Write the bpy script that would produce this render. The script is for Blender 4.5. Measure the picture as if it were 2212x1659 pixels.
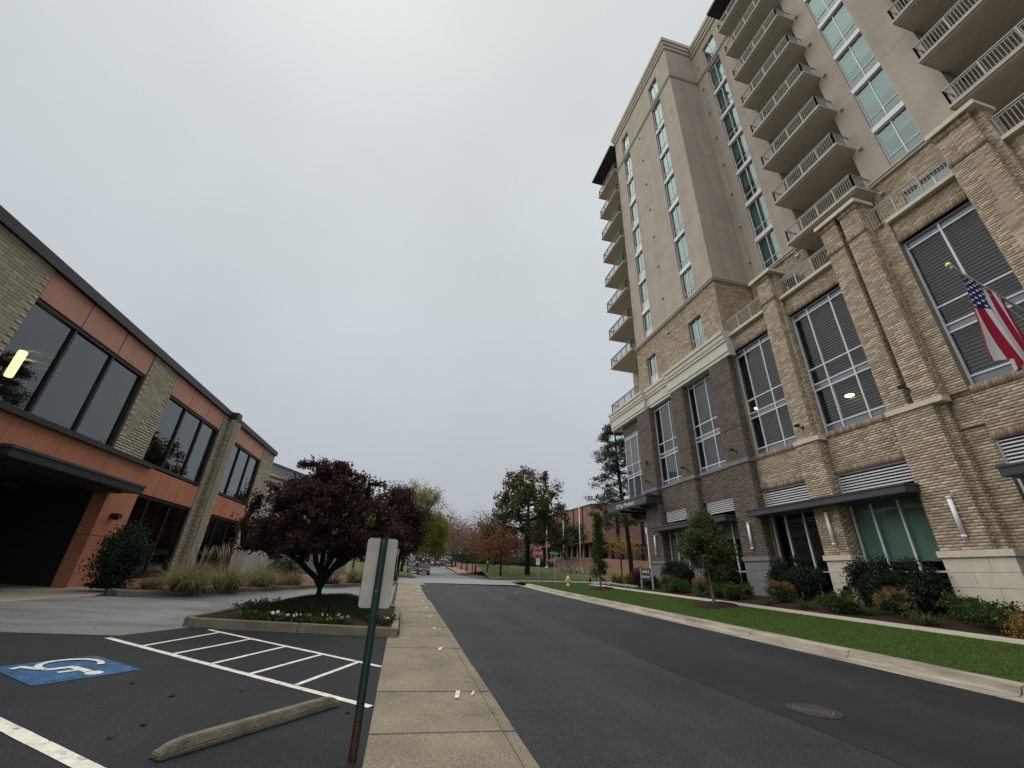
import bpy, bmesh, math, random
import numpy as np
from mathutils import Vector, Matrix
R = math.radians
random.seed(7); RNG = np.random.default_rng(7)
for o in list(bpy.data.objects): bpy.data.objects.remove(o)
scene = bpy.context.scene
COL = scene.collection

# ------------------------------------------------------------------ camera
EYE = Vector((0, 0, 1.6))
PITCH, ROLL, YAW = 0.439475, 0.043473, 0.223458
def _axes():
    cp, sp, cr, sr, cy, sy = math.cos(PITCH), math.sin(PITCH), math.cos(ROLL), math.sin(ROLL), math.cos(YAW), math.sin(YAW)
    F = Vector((0, cp, sp)); U = Vector((0, -sp, cp)); X = Vector((1, 0, 0))
    Xr = X*cr + U*sr; Ur = -X*sr + U*cr
    rz = Matrix(((cy, sy, 0), (-sy, cy, 0), (0, 0, 1)))
    return rz @ Xr, rz @ Ur, rz @ F
CX, CU, CF = _axes()
cam = bpy.data.cameras.new('camera'); camo = bpy.data.objects.new('camera', cam); COL.objects.link(camo)
m = Matrix((CX, CU, -CF)).transposed().to_4x4(); m.translation = EYE
camo.matrix_world = m
cam.sensor_width = 36; cam.lens = 36*884.07/2212; cam.clip_start = .05; cam.clip_end = 3000
scene.camera = camo

# ------------------------------------------------------------------ world, sun, exposure
world = bpy.data.worlds.new('World'); scene.world = world; world.use_nodes = True
nt = world.node_tree; N = nt.nodes; L = nt.links; N.clear()
SUN_EL, SUN_AZ = R(68), R(-38)          # azimuth from +Y towards +X
sky = N.new('ShaderNodeTexSky'); sky.sky_type = 'NISHITA'; sky.sun_disc = False
sky.sun_elevation = SUN_EL; sky.sun_rotation = SUN_AZ; sky.air_density = 2.0; sky.dust_density = 6.0
hsv = N.new('ShaderNodeHueSaturation'); hsv.inputs['Saturation'].default_value = .25; L.new(sky.outputs[0], hsv.inputs['Color'])
tc = N.new('ShaderNodeTexCoord'); sep = N.new('ShaderNodeSeparateXYZ'); L.new(tc.outputs['Generated'], sep.inputs[0])
ramp = N.new('ShaderNodeValToRGB'); cr = ramp.color_ramp           # overcast dome: brighter overhead than at the horizon
cr.elements[0].position = 0.0; cr.elements[0].color = (.288, .306, .338, 1)
cr.elements[1].position = 1.0; cr.elements[1].color = (.44, .465, .465, 1)
e = cr.elements.new(.33); e.color = (.325, .350, .378, 1)
e = cr.elements.new(.66); e.color = (.365, .392, .408, 1)
L.new(sep.outputs['Z'], ramp.inputs[0])
noi = N.new('ShaderNodeTexNoise'); noi.inputs['Scale'].default_value = 1.9; noi.inputs['Detail'].default_value = 7; noi.inputs['Roughness'].default_value = .5
L.new(tc.outputs['Generated'], noi.inputs['Vector'])
mr = N.new('ShaderNodeMapRange'); mr.inputs[1].default_value = .25; mr.inputs[2].default_value = .75; mr.inputs[3].default_value = .92; mr.inputs[4].default_value = 1.08; L.new(noi.outputs[0], mr.inputs[0])
mul = N.new('ShaderNodeVectorMath'); mul.operation = 'SCALE'; L.new(ramp.outputs[0], mul.inputs[0]); L.new(mr.outputs[0], mul.inputs['Scale'])
sd = Vector((math.sin(SUN_AZ)*math.cos(SUN_EL), math.cos(SUN_AZ)*math.cos(SUN_EL), math.sin(SUN_EL)))
dot = N.new('ShaderNodeVectorMath'); dot.operation = 'DOT_PRODUCT'; L.new(tc.outputs['Generated'], dot.inputs[0]); dot.inputs[1].default_value = sd
mg = N.new('ShaderNodeMapRange'); mg.interpolation_type = 'SMOOTHSTEP'; mg.inputs[1].default_value = .2; mg.inputs[2].default_value = 1; mg.inputs[3].default_value = 7.75; mg.inputs[4].default_value = 8.0
L.new(dot.outputs['Value'], mg.inputs[0])                           # cloud is brighter round the hidden sun
mul2 = N.new('ShaderNodeVectorMath'); mul2.operation = 'SCALE'; L.new(mul.outputs[0], mul2.inputs[0]); L.new(mg.outputs[0], mul2.inputs['Scale'])
mx = N.new('ShaderNodeMix'); mx.data_type = 'RGBA'; mx.inputs[0].default_value = .985
L.new(hsv.outputs[0], mx.inputs[6]); L.new(mul2.outputs[0], mx.inputs[7])
bg = N.new('ShaderNodeBackground'); bg.inputs[1].default_value = .1; L.new(mx.outputs[2], bg.inputs[0])
wo = N.new('ShaderNodeOutputWorld'); L.new(bg.outputs[0], wo.inputs[0])

sl = bpy.data.lights.new('sun', 'SUN'); sl.energy = 1.5; sl.angle = R(110); sl.color = (1, .97, .93)
so = bpy.data.objects.new('sun', sl); COL.objects.link(so); so.rotation_euler = (-sd).to_track_quat('-Z', 'Y').to_euler()
vs = scene.view_settings; vs.view_transform = 'Standard'; vs.look = 'None'; vs.exposure = 1.0; vs.gamma = 1; vs.use_curve_mapping = False
scene.render.engine = 'CYCLES'
scene.cycles.max_bounces = 6; scene.cycles.transparent_max_bounces = 12; scene.cycles.caustics_reflective = False; scene.cycles.caustics_refractive = False

# ------------------------------------------------------------------ materials
MATS = {}
def mat(name, col=(.5, .5, .5), rough=.8, spec=.3, metal=0, noise=0, nscale=4, bump=0, bscale=40, island=None, emit=None, estr=0, col2=None, trans=0, stretch=None, streak=0, speck=0, sscale=160, objrand=False, wear=0, lanes=0):
    """procedural Principled material: base colour, cloudy colour variation (noise), grain bump, random colour per loose piece (island)"""
    if name in MATS: return MATS[name]
    M = bpy.data.materials.new(name); M.use_nodes = True; t = M.node_tree; n = t.nodes; l = t.links
    b = n['Principled BSDF']; b.inputs['Roughness'].default_value = rough; b.inputs['Metallic'].default_value = metal
    b.inputs['Specular IOR Level'].default_value = spec
    src = None
    if island:
        g = n.new('ShaderNodeNewGeometry'); cr_ = n.new('ShaderNodeValToRGB'); r = cr_.color_ramp; r.interpolation = 'LINEAR' if len(island) < 3 else 'CONSTANT'
        if trans or len(island) < 3: r.interpolation = 'LINEAR'
        for i, (p, c) in enumerate(island):
            if i < 2: r.elements[i].position = p; r.elements[i].color = (*c, 1)
            else: x = r.elements.new(p); x.color = (*c, 1)
        
        if objrand: oi = n.new('ShaderNodeObjectInfo'); l.new(oi.outputs['Random'], cr_.inputs[0])
        else: l.new(g.outputs['Random Per Island'], cr_.inputs[0])
        src = cr_.outputs[0]
    if noise or col2 or bump or streak or speck or wear or lanes:
        co = n.new('ShaderNodeTexCoord'); vec = co.outputs['Object']
        gg = n.new('ShaderNodeNewGeometry'); vec = gg.outputs['Position']
        if stretch:
            mp = n.new('ShaderNodeMapping'); mp.inputs['Scale'].default_value = stretch; l.new(vec, mp.inputs[0]); vec = mp.outputs[0]
    if noise or col2:
        x = n.new('ShaderNodeTexNoise'); x.inputs['Scale'].default_value = nscale; x.inputs['Detail'].default_value = 6; x.inputs['Roughness'].default_value = .6; l.new(vec, x.inputs['Vector'])
        m1 = n.new('ShaderNodeMix'); m1.data_type = 'RGBA'
        mr_ = n.new('ShaderNodeMapRange'); mr_.inputs[1].default_value = .3; mr_.inputs[2].default_value = .7; l.new(x.outputs[0], mr_.inputs[0]); l.new(mr_.outputs[0], m1.inputs[0])
        if src is None:
            c2 = col2 or tuple(min(1, c*(1+noise)) for c in col); c1 = col if col2 else tuple(c*(1-noise) for c in col)
            m1.inputs[6].default_value = (*c1, 1); m1.inputs[7].default_value = (*c2, 1)
        else:
            v1 = n.new('ShaderNodeVectorMath'); v1.operation = 'SCALE'; v1.inputs['Scale'].default_value = 1-noise; l.new(src, v1.inputs[0])
            v2 = n.new('ShaderNodeVectorMath'); v2.operation = 'SCALE'; v2.inputs['Scale'].default_value = 1+noise; l.new(src, v2.inputs[0])
            l.new(v1.outputs[0], m1.inputs[6]); l.new(v2.outputs[0], m1.inputs[7])
        src = m1.outputs[2]
    if streak:
        s_ = n.new('ShaderNodeMapping'); s_.inputs['Scale'].default_value = (2.2, 2.2, .12); l.new(gg.outputs['Position'], s_.inputs[0])
        x = n.new('ShaderNodeTexNoise'); x.inputs['Scale'].default_value = 1.0; x.inputs['Detail'].default_value = 5; l.new(s_.outputs[0], x.inputs['Vector'])
        mr_ = n.new('ShaderNodeMapRange'); mr_.inputs[1].default_value = .35; mr_.inputs[2].default_value = .75; mr_.inputs[3].default_value = 1+streak*.3; mr_.inputs[4].default_value = 1-streak; l.new(x.outputs[0], mr_.inputs[0])
        v = n.new('ShaderNodeVectorMath'); v.operation = 'SCALE'; l.new(mr_.outputs[0], v.inputs['Scale'])
        if src is None: v.inputs[0].default_value = col
        else: l.new(src, v.inputs[0])
        src = v.outputs[0]
    if speck:
        x = n.new('ShaderNodeTexNoise'); x.inputs['Scale'].default_value = sscale; x.inputs['Detail'].default_value = 2; l.new(gg.outputs['Position'], x.inputs['Vector'])
        mr_ = n.new('ShaderNodeMapRange'); mr_.inputs[1].default_value = .35; mr_.inputs[2].default_value = .68; mr_.inputs[3].default_value = 1-speck; mr_.inputs[4].default_value = 1+speck; l.new(x.outputs[0], mr_.inputs[0])
        v = n.new('ShaderNodeVectorMath'); v.operation = 'SCALE'; l.new(mr_.outputs[0], v.inputs['Scale'])
        if src is None: v.inputs[0].default_value = col
        else: l.new(src, v.inputs[0])
        src = v.outputs[0]
    if lanes:                               # long soft bands of wear along the street
        s_ = n.new('ShaderNodeMapping'); s_.inputs['Scale'].default_value = (1.1, .035, 1); l.new(gg.outputs['Position'], s_.inputs[0])
        x = n.new('ShaderNodeTexNoise'); x.inputs['Scale'].default_value = 1.0; x.inputs['Detail'].default_value = 4; l.new(s_.outputs[0], x.inputs['Vector'])
        mr_ = n.new('ShaderNodeMapRange'); mr_.inputs[1].default_value = .3; mr_.inputs[2].default_value = .7; mr_.inputs[3].default_value = 1-lanes; mr_.inputs[4].default_value = 1+lanes; l.new(x.outputs[0], mr_.inputs[0])
        v = n.new('ShaderNodeVectorMath'); v.operation = 'SCALE'; l.new(mr_.outputs[0], v.inputs['Scale']); l.new(src, v.inputs[0]); src = v.outputs[0]
    if wear:                                # paint rubbed off down to the asphalt
        x = n.new('ShaderNodeTexNoise'); x.inputs['Scale'].default_value = 11; x.inputs['Detail'].default_value = 7; x.inputs['Roughness'].default_value = .75; l.new(gg.outputs['Position'], x.inputs['Vector'])
        mr_ = n.new('ShaderNodeMapRange'); mr_.inputs[1].default_value = .66-wear*.22; mr_.inputs[2].default_value = .74-wear*.16; l.new(x.outputs[0], mr_.inputs[0])
        m1 = n.new('ShaderNodeMix'); m1.data_type = 'RGBA'; l.new(mr_.outputs[0], m1.inputs[0]); m1.inputs[7].default_value = (.03, .03, .032, 1); l.new(src, m1.inputs[6]); src = m1.outputs[2]
    if src is None: b.inputs['Base Color'].default_value = (*col, 1)
    else: l.new(src, b.inputs['Base Color'])
    if bump:
        x = n.new('ShaderNodeTexNoise'); x.inputs['Scale'].default_value = bscale; x.inputs['Detail'].default_value = 3; l.new(vec, x.inputs['Vector'])
        bp = n.new('ShaderNodeBump'); bp.inputs['Strength'].default_value = bump; bp.inputs['Distance'].default_value = .02; l.new(x.outputs[0], bp.inputs['Height']); l.new(bp.outputs[0], b.inputs['Normal'])
    if emit: b.inputs['Emission Color'].default_value = (*emit, 1); b.inputs['Emission Strength'].default_value = estr
    if trans:
        tr = n.new('ShaderNodeBsdfTranslucent'); ms = n.new('ShaderNodeMixShader'); ms.inputs[0].default_value = trans
        if src is None: tr.inputs[0].default_value = (*col, 1)
        else: l.new(src, tr.inputs[0])
        l.new(b.outputs[0], ms.inputs[1]); l.new(tr.outputs[0], ms.inputs[2]); l.new(ms.outputs[0], n['Material Output'].inputs[0])
    MATS[name] = M; return M
def glass(name, tint=(.6, .7, .7), base=.1, rough=.02, gcol=(1, 1, 1), k=1.0):
    if name in MATS: return MATS[name]
    M = bpy.data.materials.new(name); M.use_nodes = True; t = M.node_tree; n = t.nodes; l = t.links
    n.remove(n['Principled BSDF'])
    tr = n.new('ShaderNodeBsdfTransparent'); tr.inputs[0].default_value = (*tint, 1)
    gl = n.new('ShaderNodeBsdfGlossy'); gl.inputs['Roughness'].default_value = rough; gl.inputs[0].default_value = (*gcol, 1)
    fr = n.new('ShaderNodeLayerWeight'); fr.inputs[0].default_value = .5
    pw = n.new('ShaderNodeMath'); pw.operation = 'POWER'; pw.inputs[1].default_value = 4.5; l.new(fr.outputs['Facing'], pw.inputs[0])
    ad = n.new('ShaderNodeMath'); ad.operation = 'MULTIPLY_ADD'; ad.use_clamp = True; ad.inputs[1].default_value = .9*k; ad.inputs[2].default_value = base; l.new(pw.outputs[0], ad.inputs[0])
    ms = n.new('ShaderNodeMixShader'); l.new(ad.outputs[0], ms.inputs[0]); l.new(tr.outputs[0], ms.inputs[1]); l.new(gl.outputs[0], ms.inputs[2])
    l.new(ms.outputs[0], n['Material Output'].inputs[0]); MATS[name] = M; return M

stucco = mat('stucco', (.42, .365, .305), .9, .2, noise=.10, nscale=.5, bump=.25, bscale=60, streak=.12)
stucco_soffit = mat('stucco_soffit', (.24, .21, .18), .9, .2, noise=.08, nscale=2)
trim_tan = mat('trim_tan', (.46, .42, .345), .85, .2, noise=.08, nscale=3)
brick_tan = mat('brick_tan', rough=.9, spec=.15, island=[(0, (.315, .243, .172)), (.14, (.36, .285, .205)), (.36, (.41, .335, .24)), (.60, (.46, .38, .27)), (.82, (.54, .455, .325)), (.95, (.33, .26, .19))], noise=.12, nscale=9)
brick_tan_piece = mat('brick_tan_piece', rough=.9, spec=.15, island=[(0, (.315, .243, .172)), (.14, (.36, .285, .205)), (.36, (.41, .335, .24)), (.60, (.46, .38, .27)), (.82, (.54, .455, .325)), (.95, (.33, .26, .19))], noise=.12, nscale=9, objrand=True)
soldier = mat('brick_soldier', rough=.9, spec=.15, island=[(0, (.21, .155, .105)), (.35, (.27, .2, .14)), (.7, (.33, .26, .18))], noise=.1, nscale=9)
mortar = mat('mortar', (.265, .215, .16), .95, .1, noise=.1, nscale=6)
brick_gray = mat('brick_gray', rough=.9, spec=.15, island=[(0, (.125, .10, .08)), (.3, (.155, .126, .104)), (.6, (.18, .15, .125)), (.85, (.14, .108, .086))], noise=.1, nscale=8)
mortar_gray = mat('mortar_gray', (.10, .083, .07), .95, .1)
limestone = mat('limestone', (.60, .535, .44), .85, .2, noise=.08, nscale=3, bump=.2, bscale=30)
graystone = mat('gray_stone', (.19, .19, .195), .85, .2, noise=.12, nscale=4, bump=.3, bscale=25)
cream = mat('cream_cornice', (.58, .545, .465), .8, .25, noise=.06, nscale=2)
darkmetal = mat('dark_metal', (.042, .044, .05), .45, .4, noise=.15, nscale=2)
blackmetal = mat('black_metal', (.018, .018, .02), .5, .4)
alu = mat('aluminium_frame', (.56, .585, .61), .4, .5)
alu_white = mat('white_frame', (.72, .72, .71), .5, .4)
slat_white = mat('louvre_white', (.70, .69, .69), .5, .4)
spandrel = mat('spandrel_glass', (.115, .135, .165), .2, .5)
railing = mat('railing_metal', (.36, .34, .31), .5, .4)
railing_dark = mat('railing_dark', (.12, .115, .11), .5, .4)
void = mat('dark_interior', (.012, .013, .014), .9, .1)
blinds = mat('dark_blinds', (.030, .034, .034), .6, .3)
shade = mat('roller_shade', (.42, .50, .46), .8, .2)
shade_green = mat('green_shade', (.30, .36, .315), .8, .2)
g_garage = glass('glass_garage', (.92, .95, .95), .012, k=.5)
g_teal = glass('glass_teal', (.62, .72, .70), .085, .03, (.85, .98, .95))
g_green = glass('glass_green', (.78, .86, .82), .03)
g_office = glass('glass_office', (.55, .58, .57), .115, .015, (.9, .96, .95))
g_black = glass('glass_black', (.2, .2, .19), .02, .03)
asphalt = mat('asphalt', (.046, .047, .05), .75, .35, noise=.22, nscale=.8, bump=.5, bscale=130)
asphalt_old = mat('asphalt_old', (.036, .037, .0385), .85, .18, noise=.22, nscale=.5, bump=.6, bscale=110, speck=.5, sscale=60, lanes=.22)
asphalt_new = mat('asphalt_new', (.021, .022, .0245), .82, .2, noise=.28, nscale=.45, bump=.5, bscale=130, speck=.4, sscale=70, lanes=.15)
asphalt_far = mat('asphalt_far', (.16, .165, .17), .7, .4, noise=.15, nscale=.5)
concrete = mat('sidewalk_concrete', (.25, .213, .152), .9, .15, noise=.26, nscale=1.1, bump=.8, bscale=90, speck=.42, sscale=75)
concrete_kerb = mat('kerb_concrete', (.30, .265, .21), .9, .15, noise=.42, nscale=3.2, bump=.4, bscale=60, stretch=(1.6, .22, 1.6), speck=.2, sscale=60)
concrete_dark = mat('island_kerb_concrete', (.22, .195, .145), .9, .15, noise=.3, nscale=2.5, bump=.6, bscale=60, speck=.25, sscale=80)
concrete_drive = mat('drive_concrete', (.165, .165, .16), .75, .25, noise=.4, nscale=.9, bump=.3, bscale=60, stretch=(.45, 1.6, 1), speck=.2, sscale=60)
concrete_apron = mat('apron_concrete', (.33, .285, .23), .85, .3, noise=.15, nscale=1)
paint = mat('white_paint', (.66, .63, .55), .75, .25, noise=.2, nscale=9, wear=.45)
paint_worn = mat('worn_paint', (.56, .54, .47), .7, .3, noise=.35, nscale=14)
blue = mat('blue_paint', (.020, .10, .23), .7, .2, noise=.4, nscale=3, wear=.75)
orange = mat('orange_panel', (.50, .205, .115), .7, .25, noise=.08, nscale=1.2, streak=.12)
orange_sheen = mat('orange_sheen_panel', (.53, .265, .195), .6, .3, noise=.07, nscale=1.2, streak=.1)  # same orange as the lower panels, reflected sheen mixed into the base colour
brick_left = mat('brick_beige', rough=.9, spec=.15, island=[(0, (.36, .32, .25)), (.5, (.41, .365, .29)), (.8, (.455, .405, .32))], noise=.08, nscale=8)
brick_left_piece = mat('brick_beige_piece', rough=.9, spec=.15, island=[(0, (.36, .32, .25)), (.5, (.41, .365, .29)), (.8, (.455, .405, .32))], noise=.08, nscale=8, objrand=True)
mortar_left = mat('mortar_brown', (.17, .15, .118), .95, .1)
soil = mat('mulch', (.035, .022, .016), .95, .1, noise=.5, nscale=14, bump=1, bscale=30)
straw = mat('pine_straw', (.15, .085, .06), .95, .1, noise=.35, nscale=3, bump=1, bscale=25)
lawn_m = mat('lawn', (.042, .07, .018), .95, .1, noise=.35, nscale=1.2, bump=.6, bscale=40)
lawn_far = mat('far_lawn', (.075, .10, .032), .95, .1, noise=.3, nscale=.5, bump=.6, bscale=12)
bark = mat('bark', (.045, .036, .03), .95, .1, noise=.3, nscale=8, bump=1, bscale=20)
bark_dark = mat('bark_dark', (.022, .019, .017), .95, .1, noise=.3, nscale=8, bump=1, bscale=20)
bark_gray = mat('bark_gray', (.16, .13, .10), .95, .1, noise=.2, nscale=8)
def leafmat(name, a, b, c, tr=.25): return mat(name, rough=.75, spec=.15, island=[(0, a), (.5, b), (1, c)], trans=tr)
lf_maple = leafmat('leaf_maple', (.027, .014, .012), (.052, .026, .022), (.10, .05, .04), .25)
lf_oak = leafmat('leaf_oak', (.05, .055, .022), (.085, .085, .034), (.15, .12, .045), .35)
lf_yellow = leafmat('leaf_yellow_green', (.13, .14, .025), (.19, .185, .03), (.27, .24, .045), .35)
lf_pale = leafmat('leaf_pale', (.17, .18, .06), (.24, .23, .08), (.32, .28, .12), .35)
lf_red = leafmat('leaf_rust', (.16, .055, .03), (.22, .085, .05), (.26, .13, .07), .35)
lf_bare = leafmat('leaf_brown', (.11, .075, .06), (.16, .11, .085), (.20, .14, .12), .35)
lf_dark = leafmat('leaf_dark', (.014, .028, .016), (.022, .04, .022), (.034, .055, .03), .15)
lf_green = leafmat('leaf_green', (.028, .055, .017), (.045, .08, .025), (.075, .11, .035), .3)
lf_young = leafmat('leaf_young', (.045, .075, .028), (.065, .10, .038), (.12, .13, .04), .3)
lf_pine = leafmat('leaf_pine', (.035, .055, .035), (.055, .08, .05), (.085, .11, .07), .25)
lf_juniper = leafmat('leaf_juniper', (.045, .085, .025), (.07, .115, .04), (.11, .16, .06), .3)
lf_rust = leafmat('flower_rust', (.17, .085, .045), (.24, .135, .075), (.32, .20, .12), .3)
lf_gold = leafmat('leaf_gold', (.22, .13, .03), (.30, .19, .05), (.36, .26, .08), .3)
lf_wine = leafmat('leaf_wine', (.13, .012, .022), (.19, .02, .035), (.27, .04, .055), .3)
lf_purple = leafmat('leaf_purple', (.035, .016, .022), (.05, .024, .03), (.07, .03, .035), .2)
grass_m = leafmat('grass_blade', (.062, .115, .024), (.092, .15, .034), (.14, .20, .052), .3)
grass_far_m = leafmat('grass_blade_far', (.07, .12, .02), (.10, .16, .03), (.14, .20, .045), .3)
mondo_m = leafmat('mondo_blade', (.010, .026, .008), (.017, .038, .012), (.035, .05, .016), .2)
reed_m = leafmat('reed_blade', (.13, .125, .05), (.22, .20, .085), (.34, .29, .15), .35)
reed_brown = leafmat('reed_brown', (.15, .10, .05), (.21, .15, .08), (.30, .22, .12), .35)
plume_m = leafmat('plume', (.36, .31, .22), (.44, .38, .28), (.5, .45, .35), .3)
petal_w = leafmat('petal_white', (.6, .6, .58), (.7, .7, .68), (.8, .8, .76), .2)
petal_y = leafmat('petal_yellow', (.65, .6, .25), (.7, .62, .2), (.75, .72, .5), .2)
galv = mat('galvanised', (.40, .40, .39), .5, .4, metal=.3, noise=.1, nscale=6)
signback = mat('sign_back', (.50, .475, .42), .55, .4, noise=.12, nscale=7, streak=.15)
postgreen = mat('post_green', (.010, .038, .028), .5, .4, noise=.3, nscale=10)
rust = mat('rust', (.07, .03, .018), .9, .2, noise=.4, nscale=18)
stopred = mat('stop_red', (.33, .012, .022), .5, .4)
signwhite = mat('sign_white', (.75, .75, .74), .5, .4)
signgreen = mat('sign_green', (.0, .20, .12), .5, .4)
signblack = mat('sign_black', (.02, .02, .022), .5, .4)
hyd_y = mat('hydrant_yellow', (.60, .38, .03), .6, .3, noise=.15, nscale=8)
hyd_c = mat('hydrant_cream', (.72, .52, .32), .6, .3, noise=.15, nscale=8)
redbrick = mat('red_brick', (.25, .135, .10), .9, .15, noise=.12, nscale=1.2)
redbrick_d = mat('red_brick_soffit', (.16, .075, .055), .9, .15)
lampglow = mat('lamp_glow', (.9, .8, .5), emit=(1, .78, .36), estr=3.2)
lampwhite = mat('lamp_white', (.9, .9, .9), emit=(1, .95, .85), estr=2.0)
tube_m = mat('light_tube', (.80, .80, .79), .4, .5)

# ------------------------------------------------------------------ helpers
OFF = {}
def off(p):
    return OFF.get(p.name, Vector((0, 0, 0))) if p else Vector((0, 0, 0))
def props(o, label=None, cat=None, group=None, kind=None):
    if label: o['label'] = label
    if cat: o['category'] = cat
    if group: o['group'] = group
    if kind: o['kind'] = kind
    return o
def link(name, mesh, parent=None):
    o = bpy.data.objects.new(name, mesh); COL.objects.link(o)
    if parent: o.parent = parent; OFF[o.name] = off(parent)
    return o
def thing(name, label, cat, loc=(0, 0, 0), group=None, rotz=0, base_local=None):
    o = bpy.data.objects.new(name, None); COL.objects.link(o); o.empty_display_size = .3
    o.location = loc; o.rotation_euler = (0, 0, rotz)
    OFF[o.name] = Vector(base_local if base_local is not None else loc)
    return props(o, label, cat, group)
def npmesh(name, V, Fc, material=None, smooth=False):
    V = np.asarray(V, np.float32); Fc = np.asarray(Fc, np.int32); k = Fc.shape[1]
    me = bpy.data.meshes.new(name); me.vertices.add(len(V)); me.vertices.foreach_set('co', V.ravel())
    me.loops.add(Fc.size); me.loops.foreach_set('vertex_index', Fc.ravel())
    me.polygons.add(len(Fc)); me.polygons.foreach_set('loop_start', np.arange(0, Fc.size, k, dtype=np.int32))
    try: me.polygons.foreach_set('loop_total', np.full(len(Fc), k, np.int32))
    except Exception: pass
    if smooth: me.polygons.foreach_set('use_smooth', np.ones(len(Fc), bool))
    me.update(calc_edges=True)
    if material: me.materials.append(material)
    return me
class MB:
    """collects shapes in world (or building) coordinates and links them as ONE mesh object"""
    def __init__(s): s.v = []; s.f = []; s.p = []
    def add(s, vs, fs):
        b = len(s.v); s.p.append((b, len(s.f))); s.v.extend(vs); s.f.extend([tuple(i+b for i in f) for f in fs]); return s
    def box(s, x0, x1, y0, y1, z0, z1):
        return s.add([(x0, y0, z0), (x1, y0, z0), (x1, y1, z0), (x0, y1, z0), (x0, y0, z1), (x1, y0, z1), (x1, y1, z1), (x0, y1, z1)],
                     [(0, 3, 2, 1), (4, 5, 6, 7), (0, 1, 5, 4), (1, 2, 6, 5), (2, 3, 7, 6), (3, 0, 4, 7)])
    def obox(s, c, h, ax):
        c = Vector(c); a, b, d = [Vector(q).normalized()*w for q, w in zip(ax, h)]
        vs = [tuple(c+a*i+b*j+d*k) for k in (-1, 1) for i, j in ((-1, -1), (1, -1), (1, 1), (-1, 1))]
        return s.add(vs, [(0, 3, 2, 1), (4, 5, 6, 7), (0, 1, 5, 4), (1, 2, 6, 5), (2, 3, 7, 6), (3, 0, 4, 7)])
    def quad(s, *p): return s.add(list(p), [tuple(range(len(p)))])
    def prism(s, pts, z0, z1):
        """z0, z1: numbers or functions of (x, y)"""
        n = len(pts); f0 = z0 if callable(z0) else (lambda x, y: z0); f1 = z1 if callable(z1) else (lambda x, y: z1)
        return s.add([(x, y, f0(x, y)) for x, y in pts]+[(x, y, f1(x, y)) for x, y in pts],
                     [tuple(range(n-1, -1, -1)), tuple(range(n, 2*n))]+[(i, (i+1) % n, n+(i+1) % n, n+i) for i in range(n)])
    def extr(s, prof, axis, a, b):
        """profile of 2-D points swept along an axis: axis 'y' -> points are (x,z); axis 'x' -> points are (y,z)"""
        n = len(prof); mk = (lambda p, t: (p[0], t, p[1])) if axis == 'y' else (lambda p, t: (t, p[0], p[1]))
        return s.add([mk(p, a) for p in prof]+[mk(p, b) for p in prof], [tuple(range(n)), tuple(range(2*n-1, n-1, -1))]+[(i, i+n, (i+1) % n+n, (i+1) % n) for i in range(n)])
    def tube(s, pts, rad, n=8, cap=True):
        pts = [Vector(p) for p in pts]; rad = rad if hasattr(rad, '__len__') else [rad]*len(pts); b = len(s.v); prev = None
        for i, p in enumerate(pts):
            t = (pts[min(i+1, len(pts)-1)]-pts[max(i-1, 0)]).normalized()
            u = t.cross(Vector((0, 0, 1))) if prev is None else prev - t*prev.dot(t)
            if u.length < 1e-4: u = Vector((1, 0, 0))
            u.normalize(); prev = u; w = t.cross(u)
            for k in range(n):
                a = 2*math.pi*k/n; s.v.append(tuple(p+(u*math.cos(a)+w*math.sin(a))*rad[i]))
        for i in range(len(pts)-1):
            for k in range(n): s.f.append((b+i*n+k, b+i*n+(k+1) % n, b+(i+1)*n+(k+1) % n, b+(i+1)*n+k))
        if cap: s.f.append(tuple(b+k for k in range(n-1, -1, -1))); s.f.append(tuple(b+(len(pts)-1)*n+k for k in range(n)))
        return s
    def lathe(s, prof, c, n=12):
        b = len(s.v); cx, cy, cz = c
        for r, z in prof:
            for k in range(n): a = 2*math.pi*k/n; s.v.append((cx+r*math.cos(a), cy+r*math.sin(a), cz+z))
        for i in range(len(prof)-1):
            for k in range(n): s.f.append((b+i*n+k, b+i*n+(k+1) % n, b+(i+1)*n+(k+1) % n, b+(i+1)*n+k))
        s.f.append(tuple(b+k for k in range(n-1, -1, -1))); s.f.append(tuple(b+(len(prof)-1)*n+k for k in range(n))); return s
    def mesh(s, name, material, o=Vector((0, 0, 0)), smooth=False, bevel=0):
        me = bpy.data.meshes.new(name); me.from_pydata([(v[0]-o.x, v[1]-o.y, v[2]-o.z) for v in s.v], [], s.f)
        if bevel:
            bm = bmesh.new(); bm.from_mesh(me); bmesh.ops.bevel(bm, geom=bm.edges[:], offset=bevel, segments=2, affect='EDGES', clamp_overlap=True); bm.to_mesh(me); bm.free()
        if material: me.materials.append(material)
        if smooth:
            me.polygons.foreach_set('use_smooth', [len(p.vertices) == 4 for p in me.polygons])
        me.update(); return me
    def build(s, name, material, parent=None, smooth=False, bevel=0, kind=None):
        o = link(name, s.mesh(name, material, off(parent), smooth, bevel), parent)
        if kind: o['kind'] = kind
        return o
def parts(mb, name, material, parent, bevel=0):
    """every shape in mb becomes a part of its own"""
    P = mb.p+[(len(mb.v), len(mb.f))]
    for (a, fa), (b, fb) in zip(P[:-1], P[1:]):
        q = MB(); q.add(mb.v[a:b], [tuple(i-a for i in f) for f in mb.f[fa:fb]]); q.build(name, material, parent, bevel=bevel)
def one(name, material, label, cat, mb, base, group=None, smooth=False, bevel=0):
    """a thing that is a single mesh, origin at its base"""
    b = Vector(base); o = link(name, mb.mesh(name, material, b, smooth, bevel)); o.location = b; OFF[o.name] = b
    return props(o, label, cat, group)
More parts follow.
